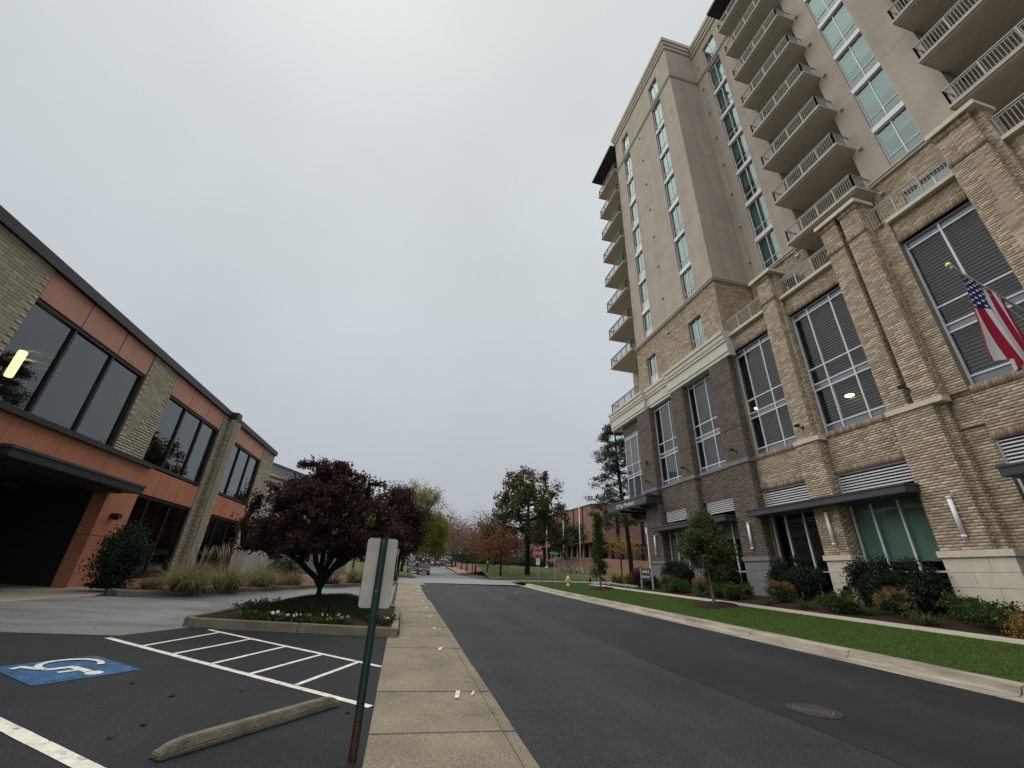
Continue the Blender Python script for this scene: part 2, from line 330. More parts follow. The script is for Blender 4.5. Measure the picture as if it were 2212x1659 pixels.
def copy_tree(o, parent=None):
    c = o.copy(); COL.objects.link(c)
    if parent: c.parent = parent
    OFF[c.name] = OFF.get(o.name, Vector((0, 0, 0)))
    for ch in o.children: copy_tree(ch, c)
    return c
def text(body, size, M, material, name, parent, extrude=.006, align='CENTER', narrow=1.0):
    """flat lettering; M maps text x/y/z to the building or world coordinates"""
    cu = bpy.data.curves.new(name, 'FONT'); cu.body = body; cu.size = size; cu.extrude = extrude; cu.align_x = align; cu.align_y = 'CENTER'
    cu.resolution_u = 3
    t = bpy.data.objects.new(name, cu); COL.objects.link(t); dg = bpy.context.evaluated_depsgraph_get(); dg.update()
    me = bpy.data.meshes.new_from_object(t.evaluated_get(dg)); COL.objects.unlink(t); bpy.data.objects.remove(t)
    me.transform(Matrix.Diagonal((narrow, 1, 1, 1))); me.transform(M); me.transform(Matrix.Translation(-off(parent))); me.materials.clear(); me.materials.append(material)
    return link(name, me, parent)
def face_mat(pos, right, up):
    r = Vector(right).normalized(); u = Vector(up).normalized(); n = r.cross(u)
    M = Matrix((r, u, n)).transposed().to_4x4(); M.translation = Vector(pos); return M
def px(p):
    v = Vector(p)-EYE; z = v.dot(CF)
    return (1e9, 1e9, z) if z < .1 else (.5+884.07/2212*v.dot(CX)/z, .5-884.07/1659*v.dot(CU)/z, z)
def seen(p, mrg=.03):
    a, b, z = px(p); return -mrg < a < 1+mrg and -mrg < b < 1+mrg

# ------------------------------------------------------------------ terrain
PY = [-60, 36, 50, 70, 90, 130, 300, 900]; PZ = [-1.5, .9, 1.1, 1.3, 1.75, 2.9, 6.0, 12.0]
def sm(a, b, x): t = min(1, max(0, (x-a)/(b-a))); return t*t*(3-2*t)
def zr(y): return float(np.interp(y, PY, PZ))
def zx(x, y): return zr(y)+sm(36, 46, y)*.014*max(0, x-11)
def zlot(x, y): return zr(y)+.022*max(0, -.12-x)*(1-sm(33, 44, y))
def zlawn(x, y): return zx(x, y)+.10+max(0, x-10.95)*.094*(1-.9*sm(34, 41, y))
def zbed(x, y): return zx(x, y)+.44+max(0, x-15.7)*.13
def sheet(name, xs, ys, zf, material, kind='structure', parent=None, lift=0):
    """height-field sheet; xs may be a function of y returning the x list"""
    V = []; nx = None
    for y in ys:
        row = xs(y) if callable(xs) else xs; nx = len(row)
        for x in row:
            if isinstance(x, tuple): V.append((x[0], y if len(x) < 3 else x[2], x[1]))
            else: V.append((x, y, zf(x, y)+lift))
    Fc = [(j*nx+i, j*nx+i+1, (j+1)*nx+i+1, (j+1)*nx+i) for j in range(len(ys)-1) for i in range(nx-1)]
    o = link(name, npmesh(name, V, Fc, material), parent)
    if kind: o['kind'] = kind
    return o
def poly(name, pts, zf, material, lift=.004, kind='structure', parent=None):
    mb = MB(); mb.quad(*[(x, y, zf(x, y)+lift) for x, y in pts]); o = mb.build(name, material, parent)
    if kind and not parent: o['kind'] = kind
    return o
def fr(a, b, n): return [a+(b-a)*i/n for i in range(n+1)]
def ynear(x): return 36.6+.70*min(15, max(0, x))+.25*max(0, x-15)
def yfar(x): return 49.5+.70*min(15, max(0, x))+.25*max(0, x-15)

gm = mat('far_ground', (.10, .085, .055), .95, .1, noise=.3, nscale=.3)
sheet('ground', fr(-900, 900, 30), fr(-60, 300, 36)+fr(360, 900, 6), lambda x, y: zr(y)-.6, gm)
# the street, the crossing street and its continuation
sheet('road', fr(1.30, 9.95, 8), fr(-14, 36.6, 40), lambda x, y: zr(y)-.04, asphalt_old)
XS_ = fr(-130, 0, 20)+[1.3, 3, 5, 7, 9.95, 11, 13, 16, 20, 25, 30, 40, 60, 90, 140]
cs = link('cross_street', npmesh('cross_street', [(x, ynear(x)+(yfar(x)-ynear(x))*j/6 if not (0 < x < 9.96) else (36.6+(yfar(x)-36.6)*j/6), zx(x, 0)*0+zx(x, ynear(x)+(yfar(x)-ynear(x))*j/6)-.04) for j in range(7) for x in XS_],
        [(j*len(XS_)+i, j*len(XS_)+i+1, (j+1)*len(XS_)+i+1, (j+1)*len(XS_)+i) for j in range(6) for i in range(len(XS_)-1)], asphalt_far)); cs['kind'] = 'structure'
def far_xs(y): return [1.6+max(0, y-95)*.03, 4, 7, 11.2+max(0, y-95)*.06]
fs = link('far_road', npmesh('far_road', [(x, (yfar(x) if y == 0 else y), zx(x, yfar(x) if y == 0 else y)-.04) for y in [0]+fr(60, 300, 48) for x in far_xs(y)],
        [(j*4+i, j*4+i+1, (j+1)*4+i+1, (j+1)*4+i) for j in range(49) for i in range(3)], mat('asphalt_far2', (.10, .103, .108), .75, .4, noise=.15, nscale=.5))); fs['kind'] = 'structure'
# newer, darker overlay along the right-hand side of the street
poly('resurfaced_lane', [(5.05, -10), (9.9, -10), (9.9, 36.3), (6.0, 36.3), (5.6, 22), (5.15, 12), (5.0, 8), (5.08, 5)], lambda x, y: zr(y)-.04, asphalt_new)
sheet('parking_lot', fr(-60, -.09, 12), fr(-14, 36, 20), zlot, asphalt_new)

# concrete drive in front of the entrance, and the paler apron under the canopy
poly('concrete_drive', [(-40, 10.2), (-6.5, 10.0), (-4.77, 10.05), (-4.15, 11.2), (-4.5, 13.4), (-5.6, 16.1), (-7.6, 16.4), (-8.75, 16.2), (-9.3, 13.9), (-11.6, 12.6), (-40, 12.6)], zlot, concrete_drive, .006)
poly('entrance_apron', [(-40, 12.6), (-11.6, 12.6), (-9.3, 13.9), (-8.75, 16.2), (-9.2, 18.9), (-10.6, 20), (-40, 20)], zlot, concrete_apron, .009)
poly('drive_lane', [(-5.6, 16.1), (-4.5, 13.4), (-.2, 16.2), (-.2, 33), (-1.6, 29.0), (-3.6, 25.1), (-5.2, 21.5), (-6.9, 18.4), (-8.0, 16.6)], zlot, mat('asphalt_drive', (.085, .088, .094), .6, .4, noise=.25, nscale=.8, bump=.4, bscale=100), .005)

# left sidewalk: slabs, with a kerb strip along the road
sw = thing('sidewalk', None, None, (.6, 0, 0)); sw['kind'] = 'structure'
js = [-3.4, -1.9, -.45, 1.0, 2.45, 3.9, 5.33, 6.78, 8.33, 9.8, 11.25, 12.7, 14.3, 15.95, 17.6, 19.3, 21.0, 22.8, 24.8, 26.8, 28.6, 30.6, 32.6]
for a, b in zip(js[:-1], js[1:]):
    mb = MB(); t = .008+random.random()*.004; dz = random.uniform(-.004, .004)
    xl = -.10 if a < 10.8 else (.16 if a < 15.9 else -.08); xr = 1.262
    if a > 20: xr = 1.34 if a < 27 else 1.42
    mb.prism([(xl, a+t), (xr, a+t-.035), (xr, b-t-.035), (xl, b-t)], lambda x, y: zr(y)-.12, lambda x, y: zr(y)+dz)
    mb.build('slab', concrete, sw, bevel=.006)
    if a < 20:
        mb = MB(); mb.prism([(1.268, a+t-.035), (1.415+random.uniform(-.01, .01), a+t-.035), (1.415+random.uniform(-.01, .01), b-t-.035), (1.268, b-t-.035)], lambda x, y: zr(y)-.12, lambda x, y: zr(y)-.004+dz)
        mb.build('kerb_stone', concrete, sw, bevel=.01)
mb = MB(); mb.prism([(-.08, 32.62), (1.5, 32.6), (1.9, 33.6), (1.7, 35.2), (.6, 36.4), (-3, 36.5), (-3, 34.2), (-.08, 34.2)], lambda x, y: zr(y)-.12, lambda x, y: zr(y)+.005)
mb.build('slab', concrete, sw)
sheet('sidewalk_bed', [-.10, 1.40], fr(-4, 33, 10), lambda x, y: zr(y)-.05, mat('joint_dirt', (.03, .027, .022), .95, .1))
# right-hand gutter and kerb in cast lengths
kb = thing('street_kerb', None, None, (10.4, 10, .2)); kb['kind'] = 'structure'
ks = [-9.2, -6.1, -3.0, .05, 3.1, 6.2, 9.25, 12.3, 15.4, 18.5, 21.6, 24.7, 27.8, 31, 34.1, 37.2, 40.3]
def kx(y): return sm(30, 42, y)*.75
for a, b in zip(ks[:-1], ks[1:]):
    mb = MB(); g = .012; n = 4; prof = [(9.86, -.035), (10.46, -.055), (10.53, -.02), (10.58, .07), (10.64, .095), (10.9, .105), (10.92, -.12), (9.86, -.12)]
    rows = [[(x+kx(y), y, zr(y)+z) for x, z in prof] for y in fr(a+g, b-g, n)]
    m_ = len(prof); vs_ = [p for r in rows for p in r]; fs_ = [tuple(range(m_)), tuple(range(len(vs_)-1, len(vs_)-m_-1, -1))]
    for j in range(n):
        for i in range(m_): fs_.append((j*m_+i, (j+1)*m_+i, (j+1)*m_+(i+1) % m_, j*m_+(i+1) % m_))
    mb.add(vs_, fs_); mb.build('kerb_stone', concrete_kerb, kb)
sheet('kerb_bed', lambda y: [9.88+kx(y), 10.86+kx(y)], fr(-9, 40, 20), lambda x, y: zr(y)-.09, MATS['joint_dirt'])
# lawn strip, walk, planting bed in front of the brick tower
sheet('lawn', lambda y: [10.9+kx(y), 11.6+kx(y), 12.6+kx(y)*.7, 13.5, 14.32], fr(-9, 41, 50), zlawn, lawn_m)
sheet('lawn_corner', lambda y: [11.6, 14.32, 16, 19, 22, 30], fr(41, 48, 7), lambda x, y: zx(x, y)+.10+max(0, min(x, 14.3)-10.95)*.0094*(1-sm(41, 44, y)), lawn_m)
sheet('walkway', [14.3, 15.0, 15.72], fr(-9, 33.5, 43), lambda x, y: zx(x, y)+.43+.006*(x-14.3), mat('walk_concrete', (.42, .38, .30), .9, .2, noise=.15, nscale=2, bump=.3, bscale=60))
sheet('entrance_walk', [14.31, 15.72, 18, 24, 32], fr(33.5, 41, 7), lambda x, y: zx(x, y)+.12+.31*(1-sm(33.5, 38, y)), MATS['walk_concrete'])
sheet('planting_bed', [15.71, 16.3, 17, 17.6, 18.9], fr(-9, 33.4, 43), lambda x, y: zbed(x, y)+.03*math.sin(x*9+y*3), soil)
# far side: lawn banks, kerbs and straw bank
def zhill(x, y):
    d = (y-yfar(x))*.82
    return zx(x, yfar(x))+.08+1.9*sm(-1, 13, d)+.03*max(0, d-13)
def zbank(x, y): return zhill(x, y)
us = [0, .4, 2, 4, 7, 10, 14, 18, 22, 27, 34]
xs_h = fr(11.4, 70, 40)
h = link('far_lawn', npmesh('far_lawn', [(x+.0*u, yfar(x)+u, zhill(x, yfar(x)+u)) for u in us for x in xs_h], [(j*41+i, j*41+i+1, (j+1)*41+i+1, (j+1)*41+i) for j in range(len(us)-1) for i in range(40)], lawn_far)); h['kind'] = 'structure'
h = link('far_verge', npmesh('far_verge', [(x, y, zx(x, y)+(.02 if x < 11.5 else .1+.02*(x-11.4))) for y in fr(58, 300, 40) for x in (11.3+max(0, y-95)*.06, 12.2+max(0, y-95)*.06, 14+max(0, y-95)*.06)], [(j*3+i, j*3+i+1, (j+1)*3+i+1, (j+1)*3+i) for j in range(40) for i in range(2)], mat('leafy_path', (.27, .17, .12), .9, .1, noise=.3, nscale=1))); h['kind'] = 'structure'
h = link('left_verge', npmesh('left_verge', [(x, y, zr(y)+.04) for y in fr(49.4, 300, 40) for x in (-140, -40, -12, 1.5+max(0, y-95)*.03)], [(j*4+i, j*4+i+1, (j+1)*4+i+1, (j+1)*4+i) for j in range(40) for i in range(3)], lawn_far)); h['kind'] = 'structure'
for nm, pts in (('far_kerb', [(x, yfar(x)-.05) for x in fr(11.4, 70, 20)]), ('left_far_kerb', [(x, 49.3) for x in fr(-100, 1.6, 12)])):
    mb = MB()
    for p, q in zip(pts[:-1], pts[1:]):
        za, zb = zx(*p), zx(*q)
        mb.add([(p[0], p[1]-.25, za-.1), (p[0], p[1], za-.1), (p[0], p[1], za+.11), (p[0], p[1]-.22, za+.10), (q[0], q[1]-.25, zb-.1), (q[0], q[1], zb-.1), (q[0], q[1], zb+.11), (q[0], q[1]-.22, zb+.10)],
               [(3, 2, 6, 7), (0, 3, 7, 4), (0, 1, 2, 3), (4, 7, 6, 5)])
    o = mb.build(nm, mat('far_kerb_concrete', (.11, .085, .07), .9, .1)); o['kind'] = 'structure'

sheet('hillside', lambda y: [13.6+max(0, y-95)*.06, 17, 24, 40, 80, 160], fr(88, 300, 30), lambda x, y: zx(x, 60)*0+zr(y)+.1+2.0*sm(13.5, 24, x)+(.03*max(0, x-24) if x < 60 else 1.1), straw)
sheet('left_hillside', [-150, -60, -20, -6, 1.4], fr(60, 300, 30), lambda x, y: zr(y)+.06+1.0*sm(-6, -30, x)*sm(60, 100, y), lawn_far)

# ------------------------------------------------------------------ brick laying
class Masonry:
    """lays bricks in running bond; the 300 that show largest become objects, the rest one joined part"""
    def __init__(s, material, Lb=.305, Hb=.102, j=.011, piece=None): s.m = material; s.piece = piece or material; s.p = 0; s.L, s.H, s.j = Lb, Hb, j; s.b = []
    def rect(s, face, c, u0, u1, v0, v1, holes=(), vert=False):
        Lb, Hb = (s.H, v1-v0) if vert else (s.L, s.H)
        n = max(1, round((v1-v0)/Hb)); Hb = (v1-v0)/n
        for r in range(n):
            va, vb = v0+r*Hb, v0+(r+1)*Hb; vm = (va+vb)/2; iv = [(u0, u1)]
            for (a, b, z0, z1) in holes:
                if z0 < vm < z1: iv = [q for (p, t) in iv for q in ((p, min(t, a)), (max(p, b), t)) if q[1]-q[0] > .02]
            ph = 0 if vert else (.5*Lb if r % 2 else 0)
            for (a, b) in iv:
                k = math.floor((a-ph)/Lb)
                while k*Lb+ph < b-.02:
                    p, q = max(a, k*Lb+ph), min(b, (k+1)*Lb+ph); k += 1
                    if q-p > .03: s.b.append((face, c, p+s.j/2, q-s.j/2, va+s.j/2, vb-s.j/2))
    def boxes(s, b):
        f, c, u0, u1, v0, v1 = b; d = .03; c += random.uniform(.006, .009)*(1 if f != '+X' else -1)
        if f == '-X': return (c, c+d, u0, u1, v0, v1)
        if f == '+X': return (c-d, c, u0, u1, v0, v1)
        return (u0, u1, c, c+d, v0, v1)
    def build(s, parent, top=0, xf=None):
        def score(b):
            x0, x1, y0, y1, z0, z1 = s.boxes(b); a = Vector((x0, y0, z0)); d = Vector((x0 if b[0] != '-Y' else x1, y1, z1))
            if xf: a, d = xf @ a, xf @ d
            if not seen((a+d)/2): return -1
            pa, pd = px(a), px(d); return abs(pa[0]-pd[0])*abs(pa[1]-pd[1])+.15*math.hypot(pa[0]-pd[0], (pa[1]-pd[1])*.75)**2
        st = random.getstate()
        full = [i for i, b in enumerate(s.b) if b[0] != '-Y' and abs((b[3]-b[2])-(s.L-s.j)) < .004 and abs((b[5]-b[4])-(s.H-s.j)) < .012]
        full = sorted(full, key=lambda i: -score(s.b[i]))[:top]; random.setstate(st)
        pick = set(full); V = []; Fc = []; meshes = {}
        tri = [(0, 1, 5, 4), (1, 2, 6, 5), (2, 3, 7, 6), (3, 0, 4, 7), (4, 5, 6, 7), (0, 3, 2, 1)]
        o = off(parent)
        for i, b in enumerate(s.b):
            x0, x1, y0, y1, z0, z1 = s.boxes(b)
            if i in pick:
                key = round(z1-z0, 3)
                if key not in meshes:
                    mb = MB(); mb.box(0, .03, -(y1-y0)/2, (y1-y0)/2, 0, z1-z0); meshes[key] = [mb.mesh('brick', s.piece)]
                ob = link('brick', random.choice(meshes[key]), parent); ob.location = (x0-o.x, (y0+y1)/2-o.y, z0-o.z)
            else:
                k = len(V); V += [(x0-o.x, y0-o.y, z0-o.z), (x1-o.x, y0-o.y, z0-o.z), (x1-o.x, y1-o.y, z0-o.z), (x0-o.x, y1-o.y, z0-o.z), (x0-o.x, y0-o.y, z1-o.z), (x1-o.x, y0-o.y, z1-o.z), (x1-o.x, y1-o.y, z1-o.z), (x0-o.x, y1-o.y, z1-o.z)]
                Fc += [tuple(q+k for q in f) for f in tri]
        if V:
            ob = link('brickwork', npmesh('brickwork', V, Fc, s.m), parent); ob['kind'] = 'stuff'
def cells(y0, y1, z0, z1, holes):
    ys = sorted({y0, y1, *[min(max(h[i], y0), y1) for h in holes for i in (0, 1)]}); out = []
    for a, b in zip(ys[:-1], ys[1:]):
        zs = [(z0, z1)]
        for h in holes:
            if h[0] < (a+b)/2 < h[1]: zs = [q for p, t in zs for q in ((p, min(t, h[2])), (max(p, h[3]), t)) if q[1]-q[0] > 1e-4]
        out += [(a, b, p, t) for p, t in zs]
    return out

# ------------------------------------------------------------------ the brick and stucco tower on the right
T = thing('apartment_tower', 'tall tan brick and stucco apartment tower with balconies along the right of the street', 'building', (18.2, 16, 1.2))
MT, MG = Masonry(brick_tan, piece=brick_tan_piece), Masonry(brick_gray); MS = Masonry(soldier)
core, coreg, stone, gstone = MB(), MB(), MB(), MB()
def bpier(y0, y1, xf, xb, z0, z1, gray=False, near=True, front=True):
    m_, c_ = (MG, coreg) if gray else (MT, core)
    c_.box(xf+.012, xb, y0+.012, y1, z0, z1)
    if front: m_.rect('-X', xf, y0, y1, z0, z1)
    if near: m_.rect('-Y', y0, xf+.035, xb, z0, z1)
def bwall(y0, y1, xf, xb, z0, z1, holes=(), gray=False):
    m_, c_ = (MG, coreg) if gray else (MT, core)
    for a, b, p, q in cells(y0, y1, z0, z1, holes): c_.box(xf+.012, xb, a, b, p, q)
    m_.rect('-X', xf, y0, y1, z0, z1, holes)
def soldier_row(y0, y1, xf, z0, z1, proud=0):
    core.box(xf-proud+.012, xf+.02, y0, y1, z0, z1); MS.rect('-X', xf-proud, y0, y1, z0, z1, vert=True)
def bar_frame(mb, x, y0, y1, z0, z1, mulls, rails, w=.07, d=.10, wr=None):
    wr = wr or w
    mb.box(x, x+d, y0, y0+w, z0, z1); mb.box(x, x+d, y1-w, y1, z0, z1)
    mb.box(x+.003, x+d-.003, y0+w, y1-w, z0, z0+wr); mb.box(x+.003, x+d-.003, y0+w, y1-w, z1-wr, z1)
    for y in mulls: mb.box(x-.004, x+d, y-w/2, y+w/2, z0+wr, z1-wr)
    ys = [y0+w]+[q for y in sorted(mulls) for q in (y-w/2, y+w/2)]+[y1-w]
    for z in rails:
        for a, b in zip(ys[0::2], ys[1::2]): mb.box(x, x+d-.006, a, b, z-wr/2, z+wr/2)
WIN_N = 0
def garage_window(y0, y1, x, mulls, z0, z1, rails, strips):
    mb = MB(); bar_frame(mb, x, y0, y1, z0, z1, mulls, rails); w = mb.build('window', alu, T)
    ys = [y0]+sorted(mulls)+[y1]; zs = [z0]+sorted(rails)+[z1]
    for a, b in zip(ys[:-1], ys[1:]):
        for i, (p, q) in enumerate(zip(zs[:-1], zs[1:])):
            mb = MB(); mb.box(x+.045, x+.055, a+.03, b-.03, p+.03, q-.03)
            mb.build('pane', spandrel if i in strips else g_garage, w)
    mb = MB(); z = z0+.05
    while z < z1-.05:
        mb.quad((x+.20, y0+.05, z), (x+.20, y1-.05, z), (x+.235, y1-.05, z+.085), (x+.235, y0+.05, z+.085)); z += .145
    mb.build('blinds', blinds, w, kind='stuff')
    return w
# --- piers of tan brick
def stone_band(mb, y0, y1, xf, xb, z0, z1, p=.05): mb.box(xf-p, xb, y0-p, y1+p, z0, z1)
GB = .7
# pier beside the second window (P2)
bpier(14.62, 15.52, 18.0, 18.4, 8.14, 17.85); bpier(14.50, 15.65, 18.27, 18.95, 8.14, 17.85)
bpier(14.50, 15.66, 18.0, 18.7, 2.97, 7.93)
stone_band(stone, 14.42, 15.70, 18.0, 18.42, 7.93, 8.14); core.box(18.42, 18.9, 14.52, 15.6, 7.9, 8.2)
# double pier (P1)
bpier(10.55, 11.33, 18.0, 18.4, 8.14, 17.85); bpier(9.54, 10.35, 18.0, 18.4, 8.14, 17.85); bpier(9.50, 11.42, 18.33, 18.95, 8.14, 17.85)
bpier(9.84, 11.30, 18.0, 18.4, 2.97, 7.93); bpier(9.62, 11.40, 18.25, 18.7, 2.97, 7.93)
stone_band(stone, 9.50, 11.35, 18.0, 18.4, 7.93, 8.14); core.box(18.4, 18.9, 9.6, 11.3, 7.9, 8.2)
bwall(8.90, 9.50, 18.38, 18.9, 8.14, 16.0)
# near pier (P0)
bpier(5.27, 6.35, 18.0, 18.4, 8.14, 17.85); bpier(5.04, 6.45, 18.21, 18.95, 8.14, 17.85)
bpier(5.1, 6.45, 18.0, 18.7, 2.97, 7.93); stone_band(stone, 5.1, 6.4, 18.0, 18.4, 7.93, 8.14)
for y0, y1, x in ((14.62, 15.52, 18.0), (10.55, 11.33, 18.0), (9.54, 10.35, 18.0), (5.27, 6.35, 18.0)):
    MS.rect('-X', x-.03, y0-.03, y1+.03, 16.14, 16.42, vert=True); core.box(x-.02, x+.1, y0-.02, y1+.02, 16.14, 16.42)
    MS.rect('-X', x-.03, y0-.03, y1+.03, 17.55, 17.85, vert=True); core.box(x-.02, x+.1, y0-.02, y1+.02, 17.55, 17.85)
for y0, y1 in ((14.35, 15.85), (9.42, 11.45), (4.95, 6.5)): stone.box(17.85, 19.0, y0, y1, 17.85, 18.06)
# stone bases of the piers with a cap course
for y0, y1, near in ((14.5, 15.66, 1), (9.42, 11.33, 1), (5.0, 6.5, 1)):
    zt = 2.76
    stone.box(17.93, 18.75, y0-.07, y1+.07, zt, 2.97)
    z = .45
    rows = [(.45, .95), (.95, 1.4), (1.4, 1.86), (1.86, 2.31), (2.31, zt)]
    for i, (a, b) in enumerate(rows):
        ys_ = [y0, y0+(y1-y0)*(.62 if i % 2 else .35), y1]
        for p, q in zip(ys_[:-1], ys_[1:]):
            mb = MB(); mb.box(18.0, 18.72, p+.003, q-.003, a+.003, b-.003); mb.build('stone_block', limestone, T, bevel=.006)
# --- bays: (window y0,y1, mullions, wall y0,y1)
ZW = (8.29, 14.93); RW = [8.67, 10.48, 10.79, 11.60, 14.55]; ST = (0, 2, 5)
LOUV = []
for (y0, y1, mu, wy0, wy1) in ((15.97, 18.74, [16.8, 18.0], 15.60, 18.80), (11.50, 14.49, [12.37, 13.6], 11.36, 14.53), (6.47, 8.89, [7.67], 6.40, 8.92), (1.2, 4.6, [2.3, 3.5], -2.0, 5.1)):
    garage_window(y0, y1, 18.65, mu, *ZW, RW, ST)
    hole = [(y0, y1, 8.29, 14.93)]
    if wy0 > -1:
        bwall(wy0, wy1, 18.45, 18.95, 6.62, 7.99, gray=False); soldier_row(wy0, wy1, 18.45, 7.99, 8.29, .02)
        soldier_row(wy0, wy1, 18.45, 6.32, 6.62, .015)
        bwall(wy0, wy1, 18.45, 18.95, 15.25, 15.98); soldier_row(wy0, wy1, 18.45, 14.93, 15.25, .012)
    else:
        bwall(wy0, wy1, 18.45, 18.95, 2.9, 16.0, holes=hole+[(y0, y1, 5.5, 6.9)])
    for a, b in ((wy0, y0), (y1, wy1)):
        if b-a > .05 and wy0 > -1: bwall(a, b, 18.47, 18.95, 8.29, 14.93); bwall(a, b, 18.47, 18.95, 1.0, 6.32)
    stone.box(18.22, 18.9, wy0+.02, wy1-.02, 15.98, 16.16)
    LOUV.append((y0, y1, 5.50, 6.32 if y0 > 9 else 6.85))
bwall(5.1, 6.4, 18.5, 18.95, 1, 8)
bwall(8.92, 9.64, 18.52, 18.95, .6, 8.29); MT.rect('-X', 18.45, 8.92, 9.54, 6.9, 7.99); core.box(18.462, 18.6, 8.92, 9.6, 6.9, 7.99); soldier_row(8.92, 9.5, 18.45, 7.99, 8.29, .02)
# --- gray brick section
for (y0, y1) in ((18.75, 20.5), (23.5, 24.9), (28.0, 29.9)):
    bpier(y0, y1, 18.0, 18.75, 8.19, 14.72, True); bpier(y0+.02, y1, 18.0, 18.75, 3.05, 7.96, True)
    gstone.box(17.95, 18.62, y0-.05, y1+.05, 7.96, 8.19); gstone.box(17.94, 18.75, y0-.06, y1+.06, 2.84, 3.05)
    coreg.box(17.997, 18.0, y0, y1, 13.02, 13.06); coreg.box(17.997, 18.0, y0, y1, 10.1, 10.12)
    rows = [(.5, 1.0), (1.0, 1.45), (1.45, 1.9), (1.9, 2.38), (2.38, 2.84)]
    for i, (a, b) in enumerate(rows):
        ys_ = [y0, y0+(y1-y0)*(.6 if i % 2 else .33), y1]
        for p, q in zip(ys_[:-1], ys_[1:]):
            mb = MB(); mb.box(18.0, 18.72, p+.003, q-.003, a+.003, b-.003); mb.build('stone_block', graystone, T, bevel=.006)
for (y0, y1, mu, wy0, wy1) in ((20.75, 23.5, [21.6, 22.82], 20.5, 23.5), (25.05, 28.0, [25.96, 27.17], 24.9, 28.0)):
    garage_window(y0, y1, 18.5, mu, 8.25, 14.72, [8.6, 10.4, 10.7, 11.5, 14.4], ST)
    bwall(wy0, wy1, 18.33, 18.9, 6.35, 8.05, gray=True); gstone.box(18.28, 18.6, wy0+.06, wy1-.06, 8.05, 8.24)
    for a, b in ((wy0, y0), (y1, wy1)):
        if b-a > .05: bwall(a, b, 18.36, 18.9, 8.24, 14.72, gray=True); bwall(a, b, 18.36, 18.9, 1.0, 6.35, gray=True)
    LOUV.append((y0+.05, y1-.25, 5.60, 6.34))
garage_window(29.95, 33.05, 18.42, [30.85, 32.0], 7.62, 13.62, [7.95, 9.8, 10.05, 10.9, 13.3], ST)
bwall(29.9, 33.1, 18.38, 18.9, 13.62, 14.72, gray=True); coreg.box(18.6, 24, 33.06, 33.3, 6.5, 14.8)
# --- louvres
for (y0, y1, z0, z1) in LOUV:
    mb = MB(); x = 18.5 if y0 < 19 else 18.38
    mb.box(x-.02, x+.2, y0, y0+.06, z0, z1); mb.box(x-.02, x+.2, y1-.06, y1, z0, z1); mb.box(x-.015, x+.2, y0+.06, y1-.06, z1-.06, z1)
    lv = mb.build('louvre', mat('louvre_frame', (.30, .30, .30), .5, .4), T); MB().box(x+.21, x+.23, y0, y1, z0, z1).build('backing', void, lv)
    z = z0+.02
    while z < z1-.1:
        mb = MB(); mb.add([(x+.0, y0+.06, z), (x+.0, y1-.06, z), (x+.0, y1-.06, z+.035), (x+.0, y0+.06, z+.035), (x+.12, y0+.06, z+.085), (x+.12, y1-.06, z+.085), (x+.12, y1-.06, z+.1), (x+.12, y0+.06, z+.1)],
               [(0, 3, 2, 1), (3, 7, 6, 2), (0, 1, 5, 4), (4, 5, 6, 7), (0, 4, 7, 3), (1, 2, 6, 5)]); mb.build('slat', slat_white, lv); z += .118
# --- ground-floor windows
def ground_window(y0, y1, x, mu, z1, shade_z, gl):
    mb = MB(); bar_frame(mb, x, y0, y1, .9, z1, mu, [2.36], .065, .11); w = mb.build('shop_window', alu_white, T)
    ys = [y0]+mu+[y1]
    for a, b in zip(ys[:-1], ys[1:]):
        for p, q in ((.9, 2.36), (2.36, z1)): mb = MB(); mb.box(x+.05, x+.06, a+.02, b-.02, p+.02, q-.02); mb.build('pane', gl if q > 3 else g_black, w)
    MB().box(x+2.2, x+2.25, y0-.4, y1+.4, .5, z1+.3).build('back_wall', void, w)
    if shade_z: MB().box(x+.16, x+.175, y0+.05, y1-.05, shade_z, z1-.05).build('roller_shade', shade_green, w)
    return w
ground_window(11.50, 14.47, 18.65, [12.53, 13.58], 5.15, 2.72, g_green)
ground_window(16.0, 18.74, 18.65, [16.85, 17.9], 5.15, 0, g_green)
ground_window(20.75, 23.5, 18.55, [21.6, 22.6], 5.15, 4.1, g_green)
ground_window(25.1, 28.0, 18.55, [26.0, 27.1], 5.15, 2.45, g_green)
ground_window(6.47, 8.89, 18.65, [7.67], 5.15, 2.72, g_green)
bwall(-2.0, 5.1, 18.5, 18.95, .4, 2.9)
for (y0, y1, c_) in ((11.2, 19.05, 'canopy'), (20.6, 28.35, 'canopy'), (3.0, 8.6, 'canopy')):
    mb = MB(); mb.prism([(17.4, y0+.06), (18.6, y0-.06), (18.6, y1), (17.4, y1)], 4.95, 5.26); cp = mb.build('canopy', darkmetal, T, bevel=.012)
    mb = MB(); mb.prism([(17.36, y0+.03), (18.4, y0-.09), (18.4, y1+.03), (17.36, y1+.03)], 5.21, 5.275); mb.build('flashing', darkmetal, cp)
